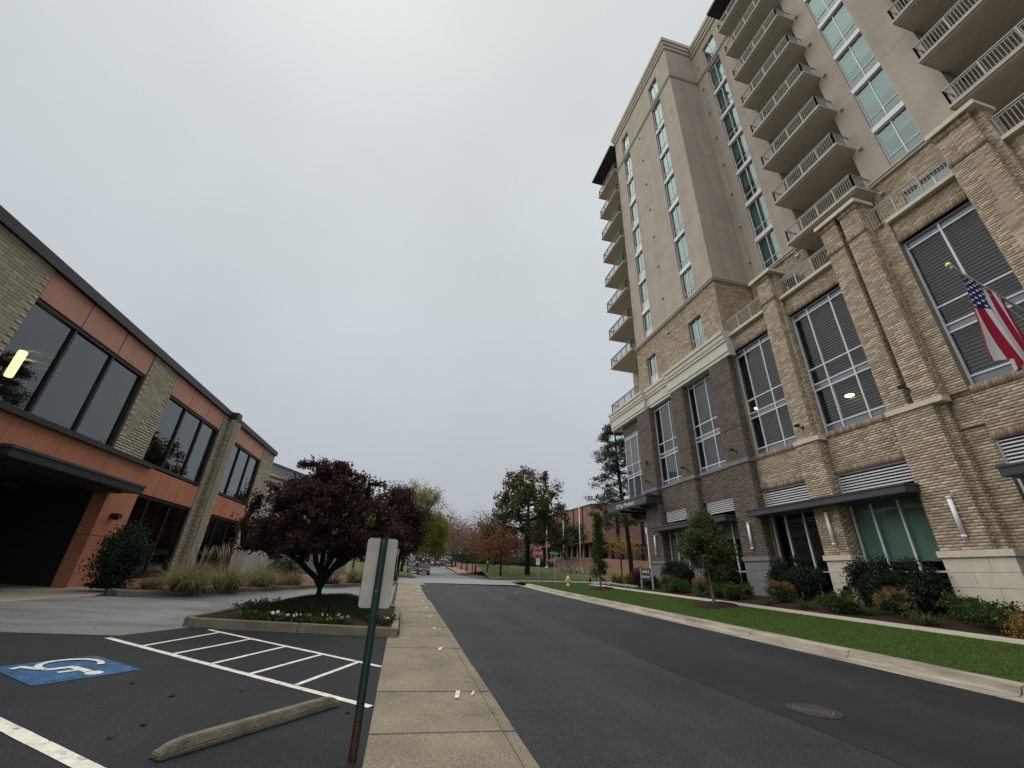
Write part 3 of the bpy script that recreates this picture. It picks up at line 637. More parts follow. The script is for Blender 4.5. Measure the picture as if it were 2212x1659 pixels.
# entrance canopy with the address
mb = MB(); mb.box(17.0, 21.5, 28.0, 34.45, 6.98, 7.58); ec = mb.build('entrance_canopy', darkmetal, T, bevel=.015)
MB().box(16.95, 21.4, 27.95, 34.5, 7.5, 7.62).build('flashing', darkmetal, ec)
for yy in (29.4, 31, 32.6): MB().box(17.3, 21, yy, yy+.16, 6.8, 6.975).build('beam', darkmetal, ec)
MB().box(18.9, 21.5, 29.95, 33.0, 6.3, 6.8).build('soffit', blackmetal, ec)
text('727 East Morehead', .47, face_mat((16.992, 31.35, 7.235), (0, -1, 0), (0, 0, 1)), signwhite, 'lettering', ec, .004, narrow=.82)
MB().tube([(17.95, 29.0, 10.3), (17.2, 29.6, 7.6)], .015, 6).build('stay_rod', blackmetal, ec); MB().tube([(17.95, 29.0, 10.3), (17.2, 28.4, 7.6)], .012, 6).build('stay_rod', blackmetal, ec)
mb = MB(); mb.lathe([(.10, 0), (.10, .22)], (17.94, 29.0, 10.2), 8); mb.build('rod_plate', blackmetal, ec)
# cream cornice above the gray section
cornice = [(.0, 14.66), (.0, 14.86), (-.06, 14.9), (-.06, 15.55), (-.14, 15.6), (-.14, 15.75), (-.2, 15.82), (-.2, 16.08), (-.28, 16.14), (-.28, 16.36), (.5, 16.4), (.5, 14.66)]
mb = MB()
for x, a, b in ((17.98, 18.5, 25.05), (18.22, 25.05, 28.4), (17.98, 28.4, 34.55)): mb.extr([(x+p[0], p[1]) for p in cornice], 'y', a, b)
mb.box(18.4, 23, 28.4, 34.5, 14.7, 16.38)
parts(mb, 'cornice', cream, T)
# upper brick storey and stucco block
BX = 18.2
holes2 = [(20.55, 21.95, 16.85, 19.13), (26.4, 27.7, 16.5, 19.13)]
bwall(18.77, 29.2, BX, BX+.5, 16.38, 20.72, holes2); MT.rect('-Y', 18.75, BX+.03, 21.2, 16.2, 20.72); core.box(BX+.02, 21.3, 18.762, 19.2, 16.2, 20.72)
SB = MB()
stw, stm = MB(), MB()
zb = lambda k: 23.68+3.44*k
def col_holes(ya, yb, n): 
    out = [(ya, yb, 20.98, 23.68)]
    for k in range(n): out.append((ya, yb, 24.02+3.44*k, 23.68+3.44*(k+1)))
    return out
C2 = col_holes(20.55, 21.95, 6)+[(20.55, 21.95, 45.3, 48.2)]; C1 = col_holes(26.4, 27.7, 6)+[(26.4, 27.7, 45.3, 48.2)]
HB = [(20.55, 21.95, 20.98, 44.6), (20.55, 21.95, 45.3, 48.2), (26.4, 27.7, 20.98, 44.6), (26.4, 27.7, 45.3, 48.2)]
for a, b, p, q in cells(18.75, 29.2, 20.9, 50.3, HB): stw.box(BX, BX+.55, a, b, p, q)
stw.box(BX+.55, 21.2, 18.75, 19.1, 20.9, 50.3); stw.box(BX+.55, 24, 28.9, 29.2, 16.4, 50.3)
XS = 21.2
C3 = col_holes(15.9, 17.37, 6)+[(15.9, 17.37, 45.3, 48.0)]; C4 = col_holes(7.7, 9.22, 6)
HM = [(15.9, 17.37, 20.98, 44.6), (15.9, 17.37, 45.3, 48.0), (7.7, 9.22, 20.98, 44.6), (10.45, 14.35, 16, 46.8), (1.0, 6.15, 16, 46.8)]
for a, b, p, q in cells(-3, 18.75, 20.9, 50.0, HM): stw.box(XS, XS+.5, a, b, p, q)
for a, b in ((10.45, 14.35), (1.0, 6.15)):
    stw.box(XS+1.5, XS+1.7, a, b, 16, 47); stw.box(XS+.5, XS+1.5, b, b+.2, 16, 47); stw.box(XS+.5, XS+1.5, a-.2, a, 16, 47)
parts(stw, 'stucco_wall', stucco, T)
bwall(-3, 18.75, XS, XS+.5, 16.16, 20.72, [(16.0, 17.3, 16.8, 19.2), (7.0, 9.3, 16.8, 19.2), (10.45, 14.35, 16, 20.8), (1.0, 6.15, 16, 20.8)])
for mo, p0, z0, z1 in ((stm, .12, 20.70, 20.84), (stm, .18, 20.84, 20.96), (stm, .09, 44.85, 45.0), (stm, .13, 45.0, 45.12), (stm, .12, 49.5, 49.95), (stm, .22, 49.95, 50.4), (stm, .32, 50.4, 50.9)):
    mo.box(BX-p0, BX+.3, 18.75-p0, 29.2+p0, z0, z1); mo.box(BX+.3, XS, 18.75-p0, 18.95, z0, z1)
    if z0 < 21 or z1 > 49: 
        for a, b in ((14.35, 18.75-p0), (6.15, 10.45)) if z0 < 21 else ((-3, 18.75-p0),): mo.box(XS-p0, XS+.3, a, b, z0-(0 if z0 < 21 else .5), z1-(0 if z0 < 21 else .5))
    else: mo.box(XS-p0, XS+.3, 14.35, 18.75-p0, z0, z1)
parts(stm, 'moulding', trim_tan, T)
# control joints in the stucco
mb = MB()
for z in (27.4, 34.3, 41.2):
    mb.box(BX-.003, BX, 18.75, 29.2, z, z+.025); mb.box(BX, XS, 18.747, 18.75, z, z+.025); mb.box(XS-.003, XS, 14.35, 18.75, z, z+.025); mb.box(XS-.003, XS, 6.15, 10.45, z, z+.025)
mb.box(BX-.003, BX, 24.35, 24.37, 20.96, 49); mb.box(19.6, 19.62, 18.747, 18.75, 20.96, 49); mb.box(XS-.003, XS, 18.2, 18.22, 20.96, 44.8)
parts(mb, 'control_joint', stucco_soffit, T)
# small windows
PROTO = {}
def small_window(x, y0, y1, z0, z1, band=True, tr=.72, white_low=False):
    key = (round(y1-y0, 2), round(z1-z0, 2), white_low, tr, x < 19)
    yc = (y0+y1)/2
    if key not in PROTO:
        hw, hh = (y1-y0)/2, z1-z0
        f = MB(); bar_frame(f, 0, -hw, hw, 0, hh, [0], [tr], .05, .07); PROTO[key] = [f.mesh('window', alu_white), [], [MB().box(.28, .30, -hw, hw, hh*q_, hh).mesh('roller_shade', shade) for q_ in (.72, .55, .5, .3, .08)], MB().box(.5, .55, -hw-.3, hw+.3, -.3, hh+.3).mesh('room', void)]
        for a, b in ((-hw, 0), (0, hw)):
            for p, q in ((0, tr), (tr, hh)): PROTO[key][1].append(MB().box(.03, .036, a+.02, b-.02, p+.02, q-.02).mesh('pane', mat('white_panel', (.62, .62, .61), .4, .4) if (white_low and p == 0) else g_teal))
    P = PROTO[key]; o = off(T)
    w = link('window', P[0], T); w.location = Vector((x, yc, z0))-o
    for pm in P[1]: link('pane', pm, w)
    q_ = random.random()
    if q_ > .12: link('roller_shade', P[2][int(q_*4.99)], w)
    link('room', P[3], w)
bands = MB()
for col, x, wl in ((C2, BX+.16, False), (C1, BX+.16, True), (C3, XS+.12, False), (C4, XS+.12, False)):
    for (a, b, p, q) in col: small_window(x, a, b, p, q, white_low=wl, tr=.75 if not wl else .95)
    for k in range(7):
        if not (col is C4 and k > 5) and not k == 6: bands.box(x-.13, x+.1, col[0][0]-.01, col[0][1]+.01, 23.68+3.44*k, 24.02+3.44*k)
parts(bands, 'spandrel_band', alu_white, T)
small_window(BX+.16, 20.55, 21.95, 16.85, 19.13); small_window(BX+.16, 26.4, 27.7, 16.5, 19.13, white_low=True, tr=.9)
small_window(XS+.12, 16.0, 17.3, 16.8, 19.2); small_window(XS+.12, 7.0, 9.3, 16.8, 19.2)
# vents
vm = MB(); vm.box(-.14, 0, -.09, .09, -.05, .09); vme = vm.mesh('vent', trim_tan); o = off(T)
for k in range(8):
    for x, y, z in ((BX, 24.36, 19.75+3.44*k), (XS, 18.21, 22.6+3.44*k), (XS, 9.95, 20.0+3.44*(k+.0))):
        v = link('vent', vme, T); v.location = Vector((x, y, z))-o
# --- balconies
def rail_run(frame, bal, a, b, z0, z1, post=1.15, gap=.115, r=.022):
    a, b = Vector((*a, 0)), Vector((*b, 0)); n = max(1, round((b-a).length/post)); d = (b-a).normalized(); s_ = Vector((-d.y, d.x, 0))
    for i in range(n+1):
        p = a.lerp(b, i/n); frame.obox((p.x, p.y, (z0+z1)/2), (r*1.3, r*1.3, (z1-z0)/2), (d, s_, (0, 0, 1)))
    c = (a+b)/2; h = (b-a).length/2
    for z, w in ((z1, r*1.25), (z1-.11, r*.7), (z0+.07, r*.8)): frame.obox((c.x, c.y, z), (h, w*1.1, w), (d, s_, (0, 0, 1)))
    m_ = int((b-a).length/gap)
    for i in range(1, m_):
        p = a.lerp(b, i/m_); bal.obox((p.x, p.y, (z0+z1)/2-.04), (.009, .009, (z1-z0)/2-.07), (d, s_, (0, 0, 1)))
def balcony_meshes(y0, y1, xf, xb, rm, ends=(True, True)):
    s_ = MB(); s_.box(xf, xb, y0, y1, .13, .27); s_.box(xf+.09, xb, y0+.09, y1-.09, .05, .13); s_.box(xf+.17, xb, y0+.17, y1-.17, 0, .05)
    f, b = MB(), MB(); rail_run(f, b, (xf+.1, y0+.1), (xf+.1, y1-.1), .30, 1.24)
    if ends[0]: rail_run(f, b, (xf+.1, y0+.1), (xb, y0+.1), .30, 1.24)
    if ends[1]: rail_run(f, b, (xf+.1, y1-.1), (xb, y1-.1), .30, 1.24)
    return s_, f, b, rm
def balconies(spec, zs, doors=None):
    s_, f, b, rm = spec; ms = (s_.mesh('balcony', trim_tan, Vector((o.x, o.y, 0))), f.mesh('railing', rm, Vector((o.x, o.y, 0))), b.mesh('balusters', rm, Vector((o.x, o.y, 0))))
    for z in zs:
        B = link('balcony', ms[0], T); B.location = (0, 0, z-o.z); link('railing', ms[1], B); q = link('balusters', ms[2], B); q['kind'] = 'stuff'
        if doors:
            dm = PROTO.get(doors)
            if not dm:
                d = MB(); bar_frame(d, XS+1.38, doors[0], doors[1], .3, 2.75, [doors[0]+(doors[1]-doors[0])*t for t in (.25, .5, .75)], [], .07, .08); g = MB().box(XS+1.42, XS+1.43, doors[0], doors[1], .3, 2.75)
                PROTO[doors] = dm = (d.mesh('glass_door', alu_white, Vector((o.x, o.y, 0))), g.mesh('pane', mat('door_glass', (.015, .02, .02), .08, .6), Vector((o.x, o.y, 0))))
            link('glass_door', dm[0], B); link('pane', dm[1], B)
balconies(balcony_meshes(10.18, 14.42, 19.9, 22.7, railing), [20.16+3.4*k for k in range(8)], (10.7, 14.1))
balconies(balcony_meshes(1.2, 6.17, 19.9, 22.7, railing), [20.16+3.4*k for k in range(6)], (1.5, 5.9))
balconies(balcony_meshes(29.25, 33.55, 17.78, 20.4, railing_dark), [20.8+3.47*k for k in range(8)])
stw2 = MB(); stw2.box(20.3, 20.6, 29.2, 33.7, 16.4, 50); stw2.build('stucco_wall', stucco, T)
rf = MB(); rf.box(17.55, 20.4, 29.3, 34.6, 49.25, 49.5); rf.build('roof_slab', blackmetal, T); rf = MB(); rf.box(19.6, 22.6, 9.9, 14.7, 47.35, 47.6); rf.build('roof_slab', blackmetal, T)
# terrace railings on the podium and on the cornice
for a, b in ((15.7, 18.7), (11.45, 14.45), (6.5, 9.45), (1.2, 5.0)):
    f, bl = MB(), MB(); rail_run(f, bl, (18.42, a), (18.42, b), 16.2, 17.2); r_ = f.build('terrace_railing', railing, T); q = bl.build('balusters', railing, r_); q['kind'] = 'stuff'
f, bl = MB(), MB(); rail_run(f, bl, (18.1, 29.4), (18.1, 34.4), 16.42, 17.4); rail_run(f, bl, (18.1, 34.4), (21, 34.4), 16.42, 17.4); r_ = f.build('terrace_railing', railing_dark, T); q = bl.build('balusters', railing_dark, r_); q['kind'] = 'stuff'
# hidden mass of the building: near-black boxes put in to block light
mb = MB(); mb.box(19.3, 45, -3, 28.9, 6.4, 15.9); mb.box(20.9, 45, -3, 29.9, .2, 6.4); mb.box(BX+.75, 40, 19.1, 28.9, 15.9, 50.2); mb.box(XS+1.7, 40, -3, 19.1, 15.9, 49.9); mb.box(21.6, 40, 28.9, 33.0, 6.4, 50); mb.box(XS+.56, XS+1.4, 14.6, 18.7, 16.2, 49.8); mb.box(XS+.56, XS+1.4, 6.4, 10.2, 16.2, 49.8)
parts(mb, 'dark_backing', void, T); mb = MB(); mb.box(18.5, 22, -3, 28.8, 15.9, 15.97); mb.build('terrace_floor', stucco_soffit, T)
parts(core, 'brick_wall', mortar, T); parts(coreg, 'brick_wall', mortar_gray, T); parts(stone, 'stone_course', limestone, T, .008); parts(gstone, 'stone_course', graystone, T, .008)
MT.build(T, top=300); MG.build(T); MS.build(T)
# wall lights, spot lights, pipe, downpipe
tl = MB(); tl.lathe([(.078, 0), (.078, .07)], (-.09, 0, 0), 12); tl.lathe([(.066, .07), (.066, 1.26)], (-.09, 0, 0), 12); tl.lathe([(.078, 1.26), (.078, 1.33)], (-.09, 0, 0), 12); tl.box(-.06, 0, -.02, .02, .3, .36); tl.box(-.06, 0, -.02, .02, 1.0, 1.06); tm = tl.mesh('wall_light', tube_m, smooth=True)
for y, z in ((10.4, 3.36), (15.0, 3.37), (19.62, 3.42), (28.87, 3.45), (24.2, 3.42), (5.8, 3.36)):
    v = link('wall_light', tm, T); v.location = Vector((18.0, y, z))-o
sp = MB(); sp.box(-.32, 0, -.02, .02, .0, .04); sp.obox((-.32, 0, .05), (.10, .07, .07), ((1, 0, .3), (0, 1, 0), (-.3, 0, 1))); sp.box(-.02, 0, -.06, .06, -.12, .06); spm = sp.mesh('spot_light', blackmetal)
for y in (10.35, 15.05, 19.5, 24.2, 28.9): v = link('spot_light', spm, T); v.location = Vector((18.0, y, 8.72))-o
mb = MB(); mb.tube([(17.9, 15.02, 1.65), (18.02, 15.02, 1.65)], [.15, .15], 16, cap=False); mb.tube([(17.9, 15.02, 1.65), (18.02, 15.02, 1.65)], [.115, .115], 16, cap=False)
dp = mb.build('drain_pipe', mat('old_iron', (.06, .05, .045), .7, .3), T); MB().tube([(17.98, 15.02, 1.65), (17.985, 15.02, 1.65)], .115, 16).build('bore', void, dp)
mb = MB(); mb.box(17.96, 18.06, 29.92, 30.04, .9, 5.0); mb.box(17.92, 18.1, 29.9, 30.1, 5.0, 5.45); mb.build('downpipe', alu_white, T)
# lamps glowing behind the garage glass
for y, z, s_, lab in ((13.02, 9.68, .17, 'lit lamp glowing behind the tall tower window with the flag to its right'), (18.2, 11.02, .11, 'small lit lamp glowing behind the tall tower window next to the gray brick')):
    mb = MB(); mb.lathe([(.02, .06), (s_, .03), (s_*1.1, 0), (s_*.6, -.05), (.02, -.06)], (18.79, y, z), 12); one('garage_lamp', lampglow, lab, 'lamp', mb, (18.79, y, z), 'lamps behind the tower windows', smooth=True)

# ------------------------------------------------------------------ two-storey office on the left (building frame: x = -depth, y = along the facade)
TH = -R(1.387)
BL0 = Vector((-11.0, 22, .9)); ROTL = Matrix.Rotation(TH, 4, 'Z')
O = thing('office_building', 'low two-storey beige brick office with orange panels on the left', 'building', ROTL @ BL0, None, TH, BL0)
ob = off(O); ML = Masonry(brick_left, .37, .102, .012, piece=brick_left_piece)
lc = MB()
Z0 = .2; ZR = 8.98
G = [(11.85, 17.0, (13.5, 15.25)), (18.8, 23.8, (20.42, 22.12)), (25.62, 30.5, (27.14, 28.83))]
def lw(y0, y1, z0, z1, x=-11.0):
    lc.box(x-.6, x-.012, y0, y1, z0, z1); ML.rect('+X', x, y0, y1, z0, z1)
for a, b in ((-2.0, 11.85), (17.0, 18.8), (23.8, 25.62), (30.5, 32.85)):
    lw(a, b, 5.17 if b < 18.81 else Z0, ZR)
    if b == 18.8: continue
lc.box(-11.6, -11.012, -2, 11.85, 4.1, 5.17); ML.rect('+X', -11.0, -2, 11.85, 4.9, 5.17)
lc.box(-26, -11.02, 32.45, 32.838, Z0, ZR)
# parapet fascia
mb = MB(); mb.box(-11.7, -10.9, -2, 32.95, 8.98, 9.28); mb.box(-26, -11.7, 32.5, 32.95, 8.98, 9.28); parts(mb, 'parapet_fascia', blackmetal, O)
mb = MB(); mb.box(-26, -11.5, -2, 32.5, 8.9, 9.1); mb.build('roof', mat('roof_gravel', (.2, .19, .18), .9), O)
mb = MB(); mb.box(-11.0, -10.64, 24.42, 24.95, 8.9, 9.33); mb.build('scupper_head', blackmetal, O)
# window groups: orange panels with painted-in sheen, over glass, over plain orange panels
for gi, (y0, y1, mu) in enumerate(G):
    ys = [y0, *mu, y1]; xg = -11.16
    for a, b in zip(ys[:-1], ys[1:]):
        MB().box(-11.3, -11.03, a+.02, b-.02, 8.08, 8.97).build('panel', orange_sheen, O, bevel=.006)
        MB().box(-11.3, -11.03, a+.015, b-.015, 4.04, 5.04).build('panel', orange, O, bevel=.006)
        MB().box(xg-.01, xg, a+.03, b-.03, 5.2, 7.99).build('pane', g_office, O)
    mb = MB(); lc.box(-11.5, -11.31, y0, y1, 7.99, 9.0); lc.box(-11.5, -11.31, y0, y1, 4.0, 5.2)
    for y in mu: mb.box(xg-.05, xg+.07, y-.045, y+.045, 5.24, 7.97)
    mb.box(xg-.05, xg+.07, y0, y0+.05, 5.17, 8.04); mb.box(xg-.05, xg+.07, y1-.10, y1, 5.17, 8.04); mb.box(xg-.05, xg+.09, y0+.05, y1-.1, 7.97, 8.06); mb.box(xg-.05, xg+.09, y0+.05, y1-.1, 5.12, 5.24)
    mb.build('window_frame', blackmetal, O)
    if gi:  # ground-floor glazing
        mb = MB(); mb.box(xg-.05, xg+.06, y0, y1, 3.92, 4.02)
        for y in (y0+.03, *mu, y1-.03): mb.box(xg-.05, xg+.06, y-.03, y+.03, .6, 3.92)
        f = mb.build('window_frame', blackmetal, O)
        for a, b in zip(ys[:-1], ys[1:]): MB().box(xg-.01, xg, a+.03, b-.03, .6, 3.92).build('pane', g_black, O)
# orange wall around the entrance
for a, b in ((8.0, 11.0), (11.0, 13.0), (13.0, 14.8), (14.8, 16.9), (16.9, 19.42)):
    MB().box(-11.35, -10.985, a+.006, b-.006, 4.04, 5.0).build('panel', orange, O, bevel=.004)
MB().box(-11.5, -10.86, 8, 19.45, 5.0, 5.16).build('window_ledge', blackmetal, O)
for p, q in ((.3, 2.32), (2.335, 4.03)):
    MB().box(-11.45, -10.995, 17.75, 19.40, p, q).build('panel', orange, O, bevel=.005)
MB().box(-14.4, -11.46, 17.9, 18.1, .3, 4.03).build('reveal', blackmetal, O)
lc.box(-11.6, -11.05, 19.38, 19.46, .3, 4.03)
# dark recessed entrance under a flat canopy
MB().box(-13.2, -10.0, 12.2, 17.85, 3.78, 4.05).build('canopy', blackmetal, O, bevel=.01)
MB().box(-10.9, -9.97, 12.17, 17.88, 4.0, 4.07).build('flashing', darkmetal, O)
MB().box(-13.0, -10.4, 12.5, 17.4, 3.70, 3.775).build('soffit', blackmetal, O)
mb = MB()
for y in (8.2, 9.9, 11.6, 13.3, 15.0, 16.7): mb.box(-13.85, -13.7, y, y+.09, .5, 3.7)
mb.box(-13.84, -13.72, 8, 17.2, 2.65, 2.73); mb.build('storefront_frame', blackmetal, O)
for a, b in ((8.2, 9.9), (9.9, 11.6), (11.6, 13.3), (13.3, 15.0), (15.0, 16.7)): MB().box(-13.79, -13.78, a+.1, b, .5, 3.68).build('pane', g_black, O)
mb = MB(); mb.box(-26, -14.6, -2, 32, .3, 3.9); mb.box(-14.6, -11.1, -2, 8.1, .3, 4.0); mb.box(-14.6, -11.5, 19.5, 32.3, .3, .6); mb.box(-26, -14.5, 17, 32.2, 4.6, 8.9); mb.box(-14.6, -11.45, -2, 17.2, 3.79, 4.0)
parts(mb, 'dark_backing', void, O)
MB().box(-14.6, -11.4, -2, 32.3, 4.1, 4.6).build('upper_floor', mat('carpet', (.05, .05, .05), .95), O)
MB().box(-14.7, -11.4, -2, 32.4, 8.3, 8.88).build('upper_ceiling', mat('ceiling', (.12, .12, .12), .9), O)
MB().box(-14.6, -14.5, -2, 17, 4.6, 8.3).build('room_wall', mat('room_wall', (.13, .135, .135), .9), O)
# pilaster with drain channel
lc.box(-11.2, -10.712, 24.42, 25.30, Z0, 8.9); ML.rect('+X', -10.7, 24.93, 25.30, Z0, 8.9); ML.rect('-Y', 24.41, -10.99, -10.71, Z0, 8.9)
MB().box(-10.72, -10.66, 24.42, 24.92, Z0, 8.9).build('drain_channel', mat('channel_tan', (.30, .265, .20), .8, .2, noise=.1, nscale=3), O)
mb = MB(); mb.box(-11.0, -10.72, 18.3, 18.55, 2.95, 3.12); mb.box(-10.9, -10.78, 18.33, 18.52, 2.9, 2.95); mb.build('wall_light', blackmetal, O, bevel=.02)
parts(lc, 'brick_wall', mortar_left, O); ML.build(O, top=300, xf=ROTL)
# the lit fixture seen through the first upstairs window
LP = ROTL @ Vector((-12.5, 13.97, 6.40))
mb = MB(); mb.lathe([(.095, 0), (.10, .05), (.11, .8), (.10, .86)], LP, 14)
L1 = one('wall_sconce', lampglow, 'tall lit lamp behind the first upstairs pane of the low office', 'lamp', mb, LP, smooth=True)
mb = MB(); RC = ROTL @ Vector((-12.75, 14.75, 7.3))
for zz, rr in ((.25, .42), (-.12, .62)): mb.tube([(RC.x+rr*math.cos(a), RC.y+rr*math.sin(a), RC.z+zz+.1*math.sin(a)) for a in [i*math.pi/12 for i in range(25)]], .035, 6)
mb.tube([RC+Vector((0, 0, 1.0)), RC+Vector((0, 0, .2))], .015, 6)
one('ring_chandelier', mat('ring_metal', (.75, .72, .66), .5, .3), 'unlit ring chandelier hanging behind the first upstairs pane of the low office', 'lamp', mb, RC, smooth=True)

# ------------------------------------------------------------------ vegetation helpers
def rnd_dirs(n):
    v = RNG.normal(size=(n, 3)); return v/np.linalg.norm(v, axis=1, keepdims=True)
def leaf_geo(P, size, aspect=.6, var=.4, up=.0):
    n = len(P); a = rnd_dirs(n); a[:, 2] += up; a /= np.linalg.norm(a, axis=1, keepdims=True)
    b = np.cross(a, rnd_dirs(n)); b /= np.linalg.norm(b, axis=1, keepdims=True)+1e-9
    s = size*(1+var*RNG.uniform(-1, 1, (n, 1))); a = a*s*.5; b = b*s*.5*aspect
    V = np.stack([P-a, P+b-a*.1, P+a, P-b-a*.1], 1).reshape(-1, 3); return V, np.arange(4*n).reshape(-1, 4)
def blade_geo(base, dirs, length, width, droop, seg=3):
    """strips: base (n,3), dirs (n,3) unit, arching down by droop"""
    n = len(base); length = np.broadcast_to(length, (n,))[:, None]; side = np.cross(dirs, np.array([0, 0, 1.0])); side /= np.linalg.norm(side, axis=1, keepdims=True)+1e-9
    V = []
    for k in range(seg+1):
        t = k/seg; c = base+dirs*length*t; c = c-np.array([0, 0, 1.0])*(droop*length*t*t*.5 if np.isscalar(droop) else droop[:, None]*length*t*t*.5)
        w = width*(1-t*.92)*.5; V += [c-side*w, c+side*w]
    V = np.stack(V, 1); m = 2*(seg+1); F1 = np.array([[2*k, 2*k+1, 2*k+3, 2*k+2] for k in range(seg)])
    F = (np.arange(n)[:, None, None]*m+F1[None]).reshape(-1, 4); return V.reshape(-1, 3), F
def tree(name, label, base, centers, trunk_top, trunk_r, barkm, leafm, leaf_n, leaf_size, sigma, group=None, cat='tree', twig_r=.012, lean=(0, 0), aspect=.6, flat=1.0, trunk_n=9, droop=0, min_h=None, prim=()):
    """base point, leaf-clump centres relative to the base; limbs grow from the trunk to every clump by nearest joining"""
    t = thing(name, label, cat, base, group); B = np.array(base, float); o = Vector(base)
    nodes = []; par = []
    k = max(4, int(trunk_top/.5)+2)
    for i in range(k+1):
        f = i/k; nodes.append([lean[0]*f+.02*math.sin(f*7)*trunk_top*.3, lean[1]*f, f*trunk_top]); par.append(i-1)
    tn = len(nodes); start = max(2, int(tn*.45)) if min_h is None else max(1, int(tn*min_h/trunk_top))
    for c in prim:                      # main limbs forking low on the trunk
        p0 = np.array(nodes[min(start, tn-1)]); c = np.array(c, float); prev = min(start, tn-1)
        for s_ in range(1, 6):
            f = s_/5; q = p0+(c-p0)*np.array([f**1.25, f**1.25, f**.8])+RNG.normal(size=3)*.025*(f < 1); nodes.append(list(q)); par.append(prev); prev = len(nodes)-1
    if prim: start = tn-1
    cs = sorted([np.array(c, float) for c in centers], key=lambda c: np.hypot(c[0], c[1])+abs(c[2]-trunk_top)*.4); tips = []
    for c in cs:
        A = np.array(nodes); d = np.linalg.norm(A-c, axis=1)+.9*np.maximum(0, A[:, 2]-c[2]+.15*np.hypot(c[0], c[1])); d[:start] += 99
        j = int(np.argmin(d)); p0 = A[j]; L_ = np.linalg.norm(c-p0); m_ = max(1, int(L_/max(.25, trunk_top*.14))); prev = j
        for s_ in range(1, m_+1):
            f = s_/m_; q = p0+(c-p0)*f; q[2] += math.sin(f*math.pi)*L_*(.08-droop); q += RNG.normal(size=3)*L_*.035*(f < 1); nodes.append(list(q)); par.append(prev); prev = len(nodes)-1
        tips.append(prev)
    w = np.zeros(len(nodes)); w[tips] = 1
    for i in range(len(nodes)-1, 0, -1):
        if par[i] >= 0: w[par[i]] += w[i]
    rad = twig_r+(trunk_r-twig_r)*(w/max(w[start], 1))**(.72 if prim else .5); rad = np.minimum(rad, trunk_r)
    for i in range(start+1): rad[i] = trunk_r*(1.35-.35*min(1, i/1.5)) if i < 2 else trunk_r*(1-.12*i/start)
    mb = MB(); ch = {}
    for i, p in enumerate(par): ch.setdefault(p, []).append(i)
    done = set()
    def run(i, first):
        path = [i] if first is None else [first, i]
        while True:
            cc = [c for c in ch.get(path[-1], []) if c not in done]
            if not cc: break
            cc.sort(key=lambda c: -w[c]); done.add(cc[0]); path.append(cc[0])
        if len(path) > 1: mb.tube([(B[0]+nodes[q][0], B[1]+nodes[q][1], B[2]+nodes[q][2]) for q in path], [max(.006, min(rad[q], rad[path[1]] if (first is not None and q == first) else 9)) for q in path], trunk_n if rad[path[0]] > .05 else 5, cap=False)
        for q in path[1 if first is None else 1:]:
            for c in ch.get(q, []):
                if c not in done: done.add(c); run(c, q)
    done.add(0); run(0, None)
    for q in range(len(nodes)):
        for c in ch.get(q, []):
            if c not in done: done.add(c); run(c, q)
    mb.build('trunk', barkm, t, smooth=True)
    if leaf_n:
        C_ = np.array([nodes[q] for q in tips])+B; n = leaf_n; idx = RNG.integers(0, len(C_), n)
        sg = sigma*RNG.uniform(.6, 1.3, len(C_)); P = C_[idx]+np.clip(RNG.normal(size=(n, 3)), -1.9, 1.9)*sg[idx][:, None]*np.array([1, 1, flat])
        # part of the leaves along the limbs
        V, Fc = leaf_geo(P-np.array(o), leaf_size, aspect); link('crown', npmesh('crown', V, Fc, leafm), t)
    return t
def blob(n, rx, ry, rz, cz, shell=.55, low=-.75, seed=None, jitter=.12):
    g = np.random.default_rng(seed) if seed is not None else RNG; out = []
    while len(out) < n:
        v = g.normal(size=3); v /= np.linalg.norm(v); r = shell+(1-shell)*g.random()
        if v[2] < low: continue
        p = v*r; out.append((p[0]*rx, p[1]*ry, cz+p[2]*rz+g.normal()*jitter))
    return out

# ------------------------------------------------------------------ trees
# purple Japanese maple on the island
mc = []
g = np.random.default_rng(3)
for i in range(300):
    a = g.uniform(0, 2*math.pi); h_ = g.random()**1.15; rmax = 2.45*math.sqrt(max(.03, 1-h_**1.7))*(.78+.22*min(1, h_/.15)); r = rmax*math.sqrt(g.uniform(.03, 1)); rag = 1+.13*math.sin(3*a+1)+.1*math.sin(7*a)
    mc.append((r*rag*math.cos(a)-.3, r*rag*math.sin(a)*.92, 1.22+h_*2.55+.22*math.sin(5*a+r*2)*h_))
tree('maple_tree', 'wide purple-leaved maple with a low forked trunk on the planted island', (-2.2, 14.1, .78), mc, .4, .075, bark_dark, lf_maple, 36000, .085, .15, twig_r=.006, flat=.6, min_h=.3, prim=[(-1.25, -.2, 1.3), (-.75, .6, 1.8), (-.15, -.5, 1.9), (.35, .35, 1.8), (.95, -.25, 1.4), (.5, .9, 1.35)])
# oak with the dark trunk beyond the crossing
oc = blob(150, 7.0, 6.2, 6.3, 10.4, .4, -.8, 5)+[( -5.2+g.normal()*1.2, g.normal()*1.5, 5.6+g.normal()*.7) for _ in range(14)]+[(4.6+g.normal()*1.3, g.normal()*1.5, 5.4+g.normal()*.8) for _ in range(16)]
oc = [(x*(1.0 if z < 11 else .85), y, z) for x, y, z in oc]
tree('oak_tree', 'large green oak with a straight dark trunk standing beyond the crossing', (18.6, 66, 1.6), oc, 10.5, .42, bark_dark, lf_oak, 15000, .34, .44, twig_r=.03, aspect=.7)
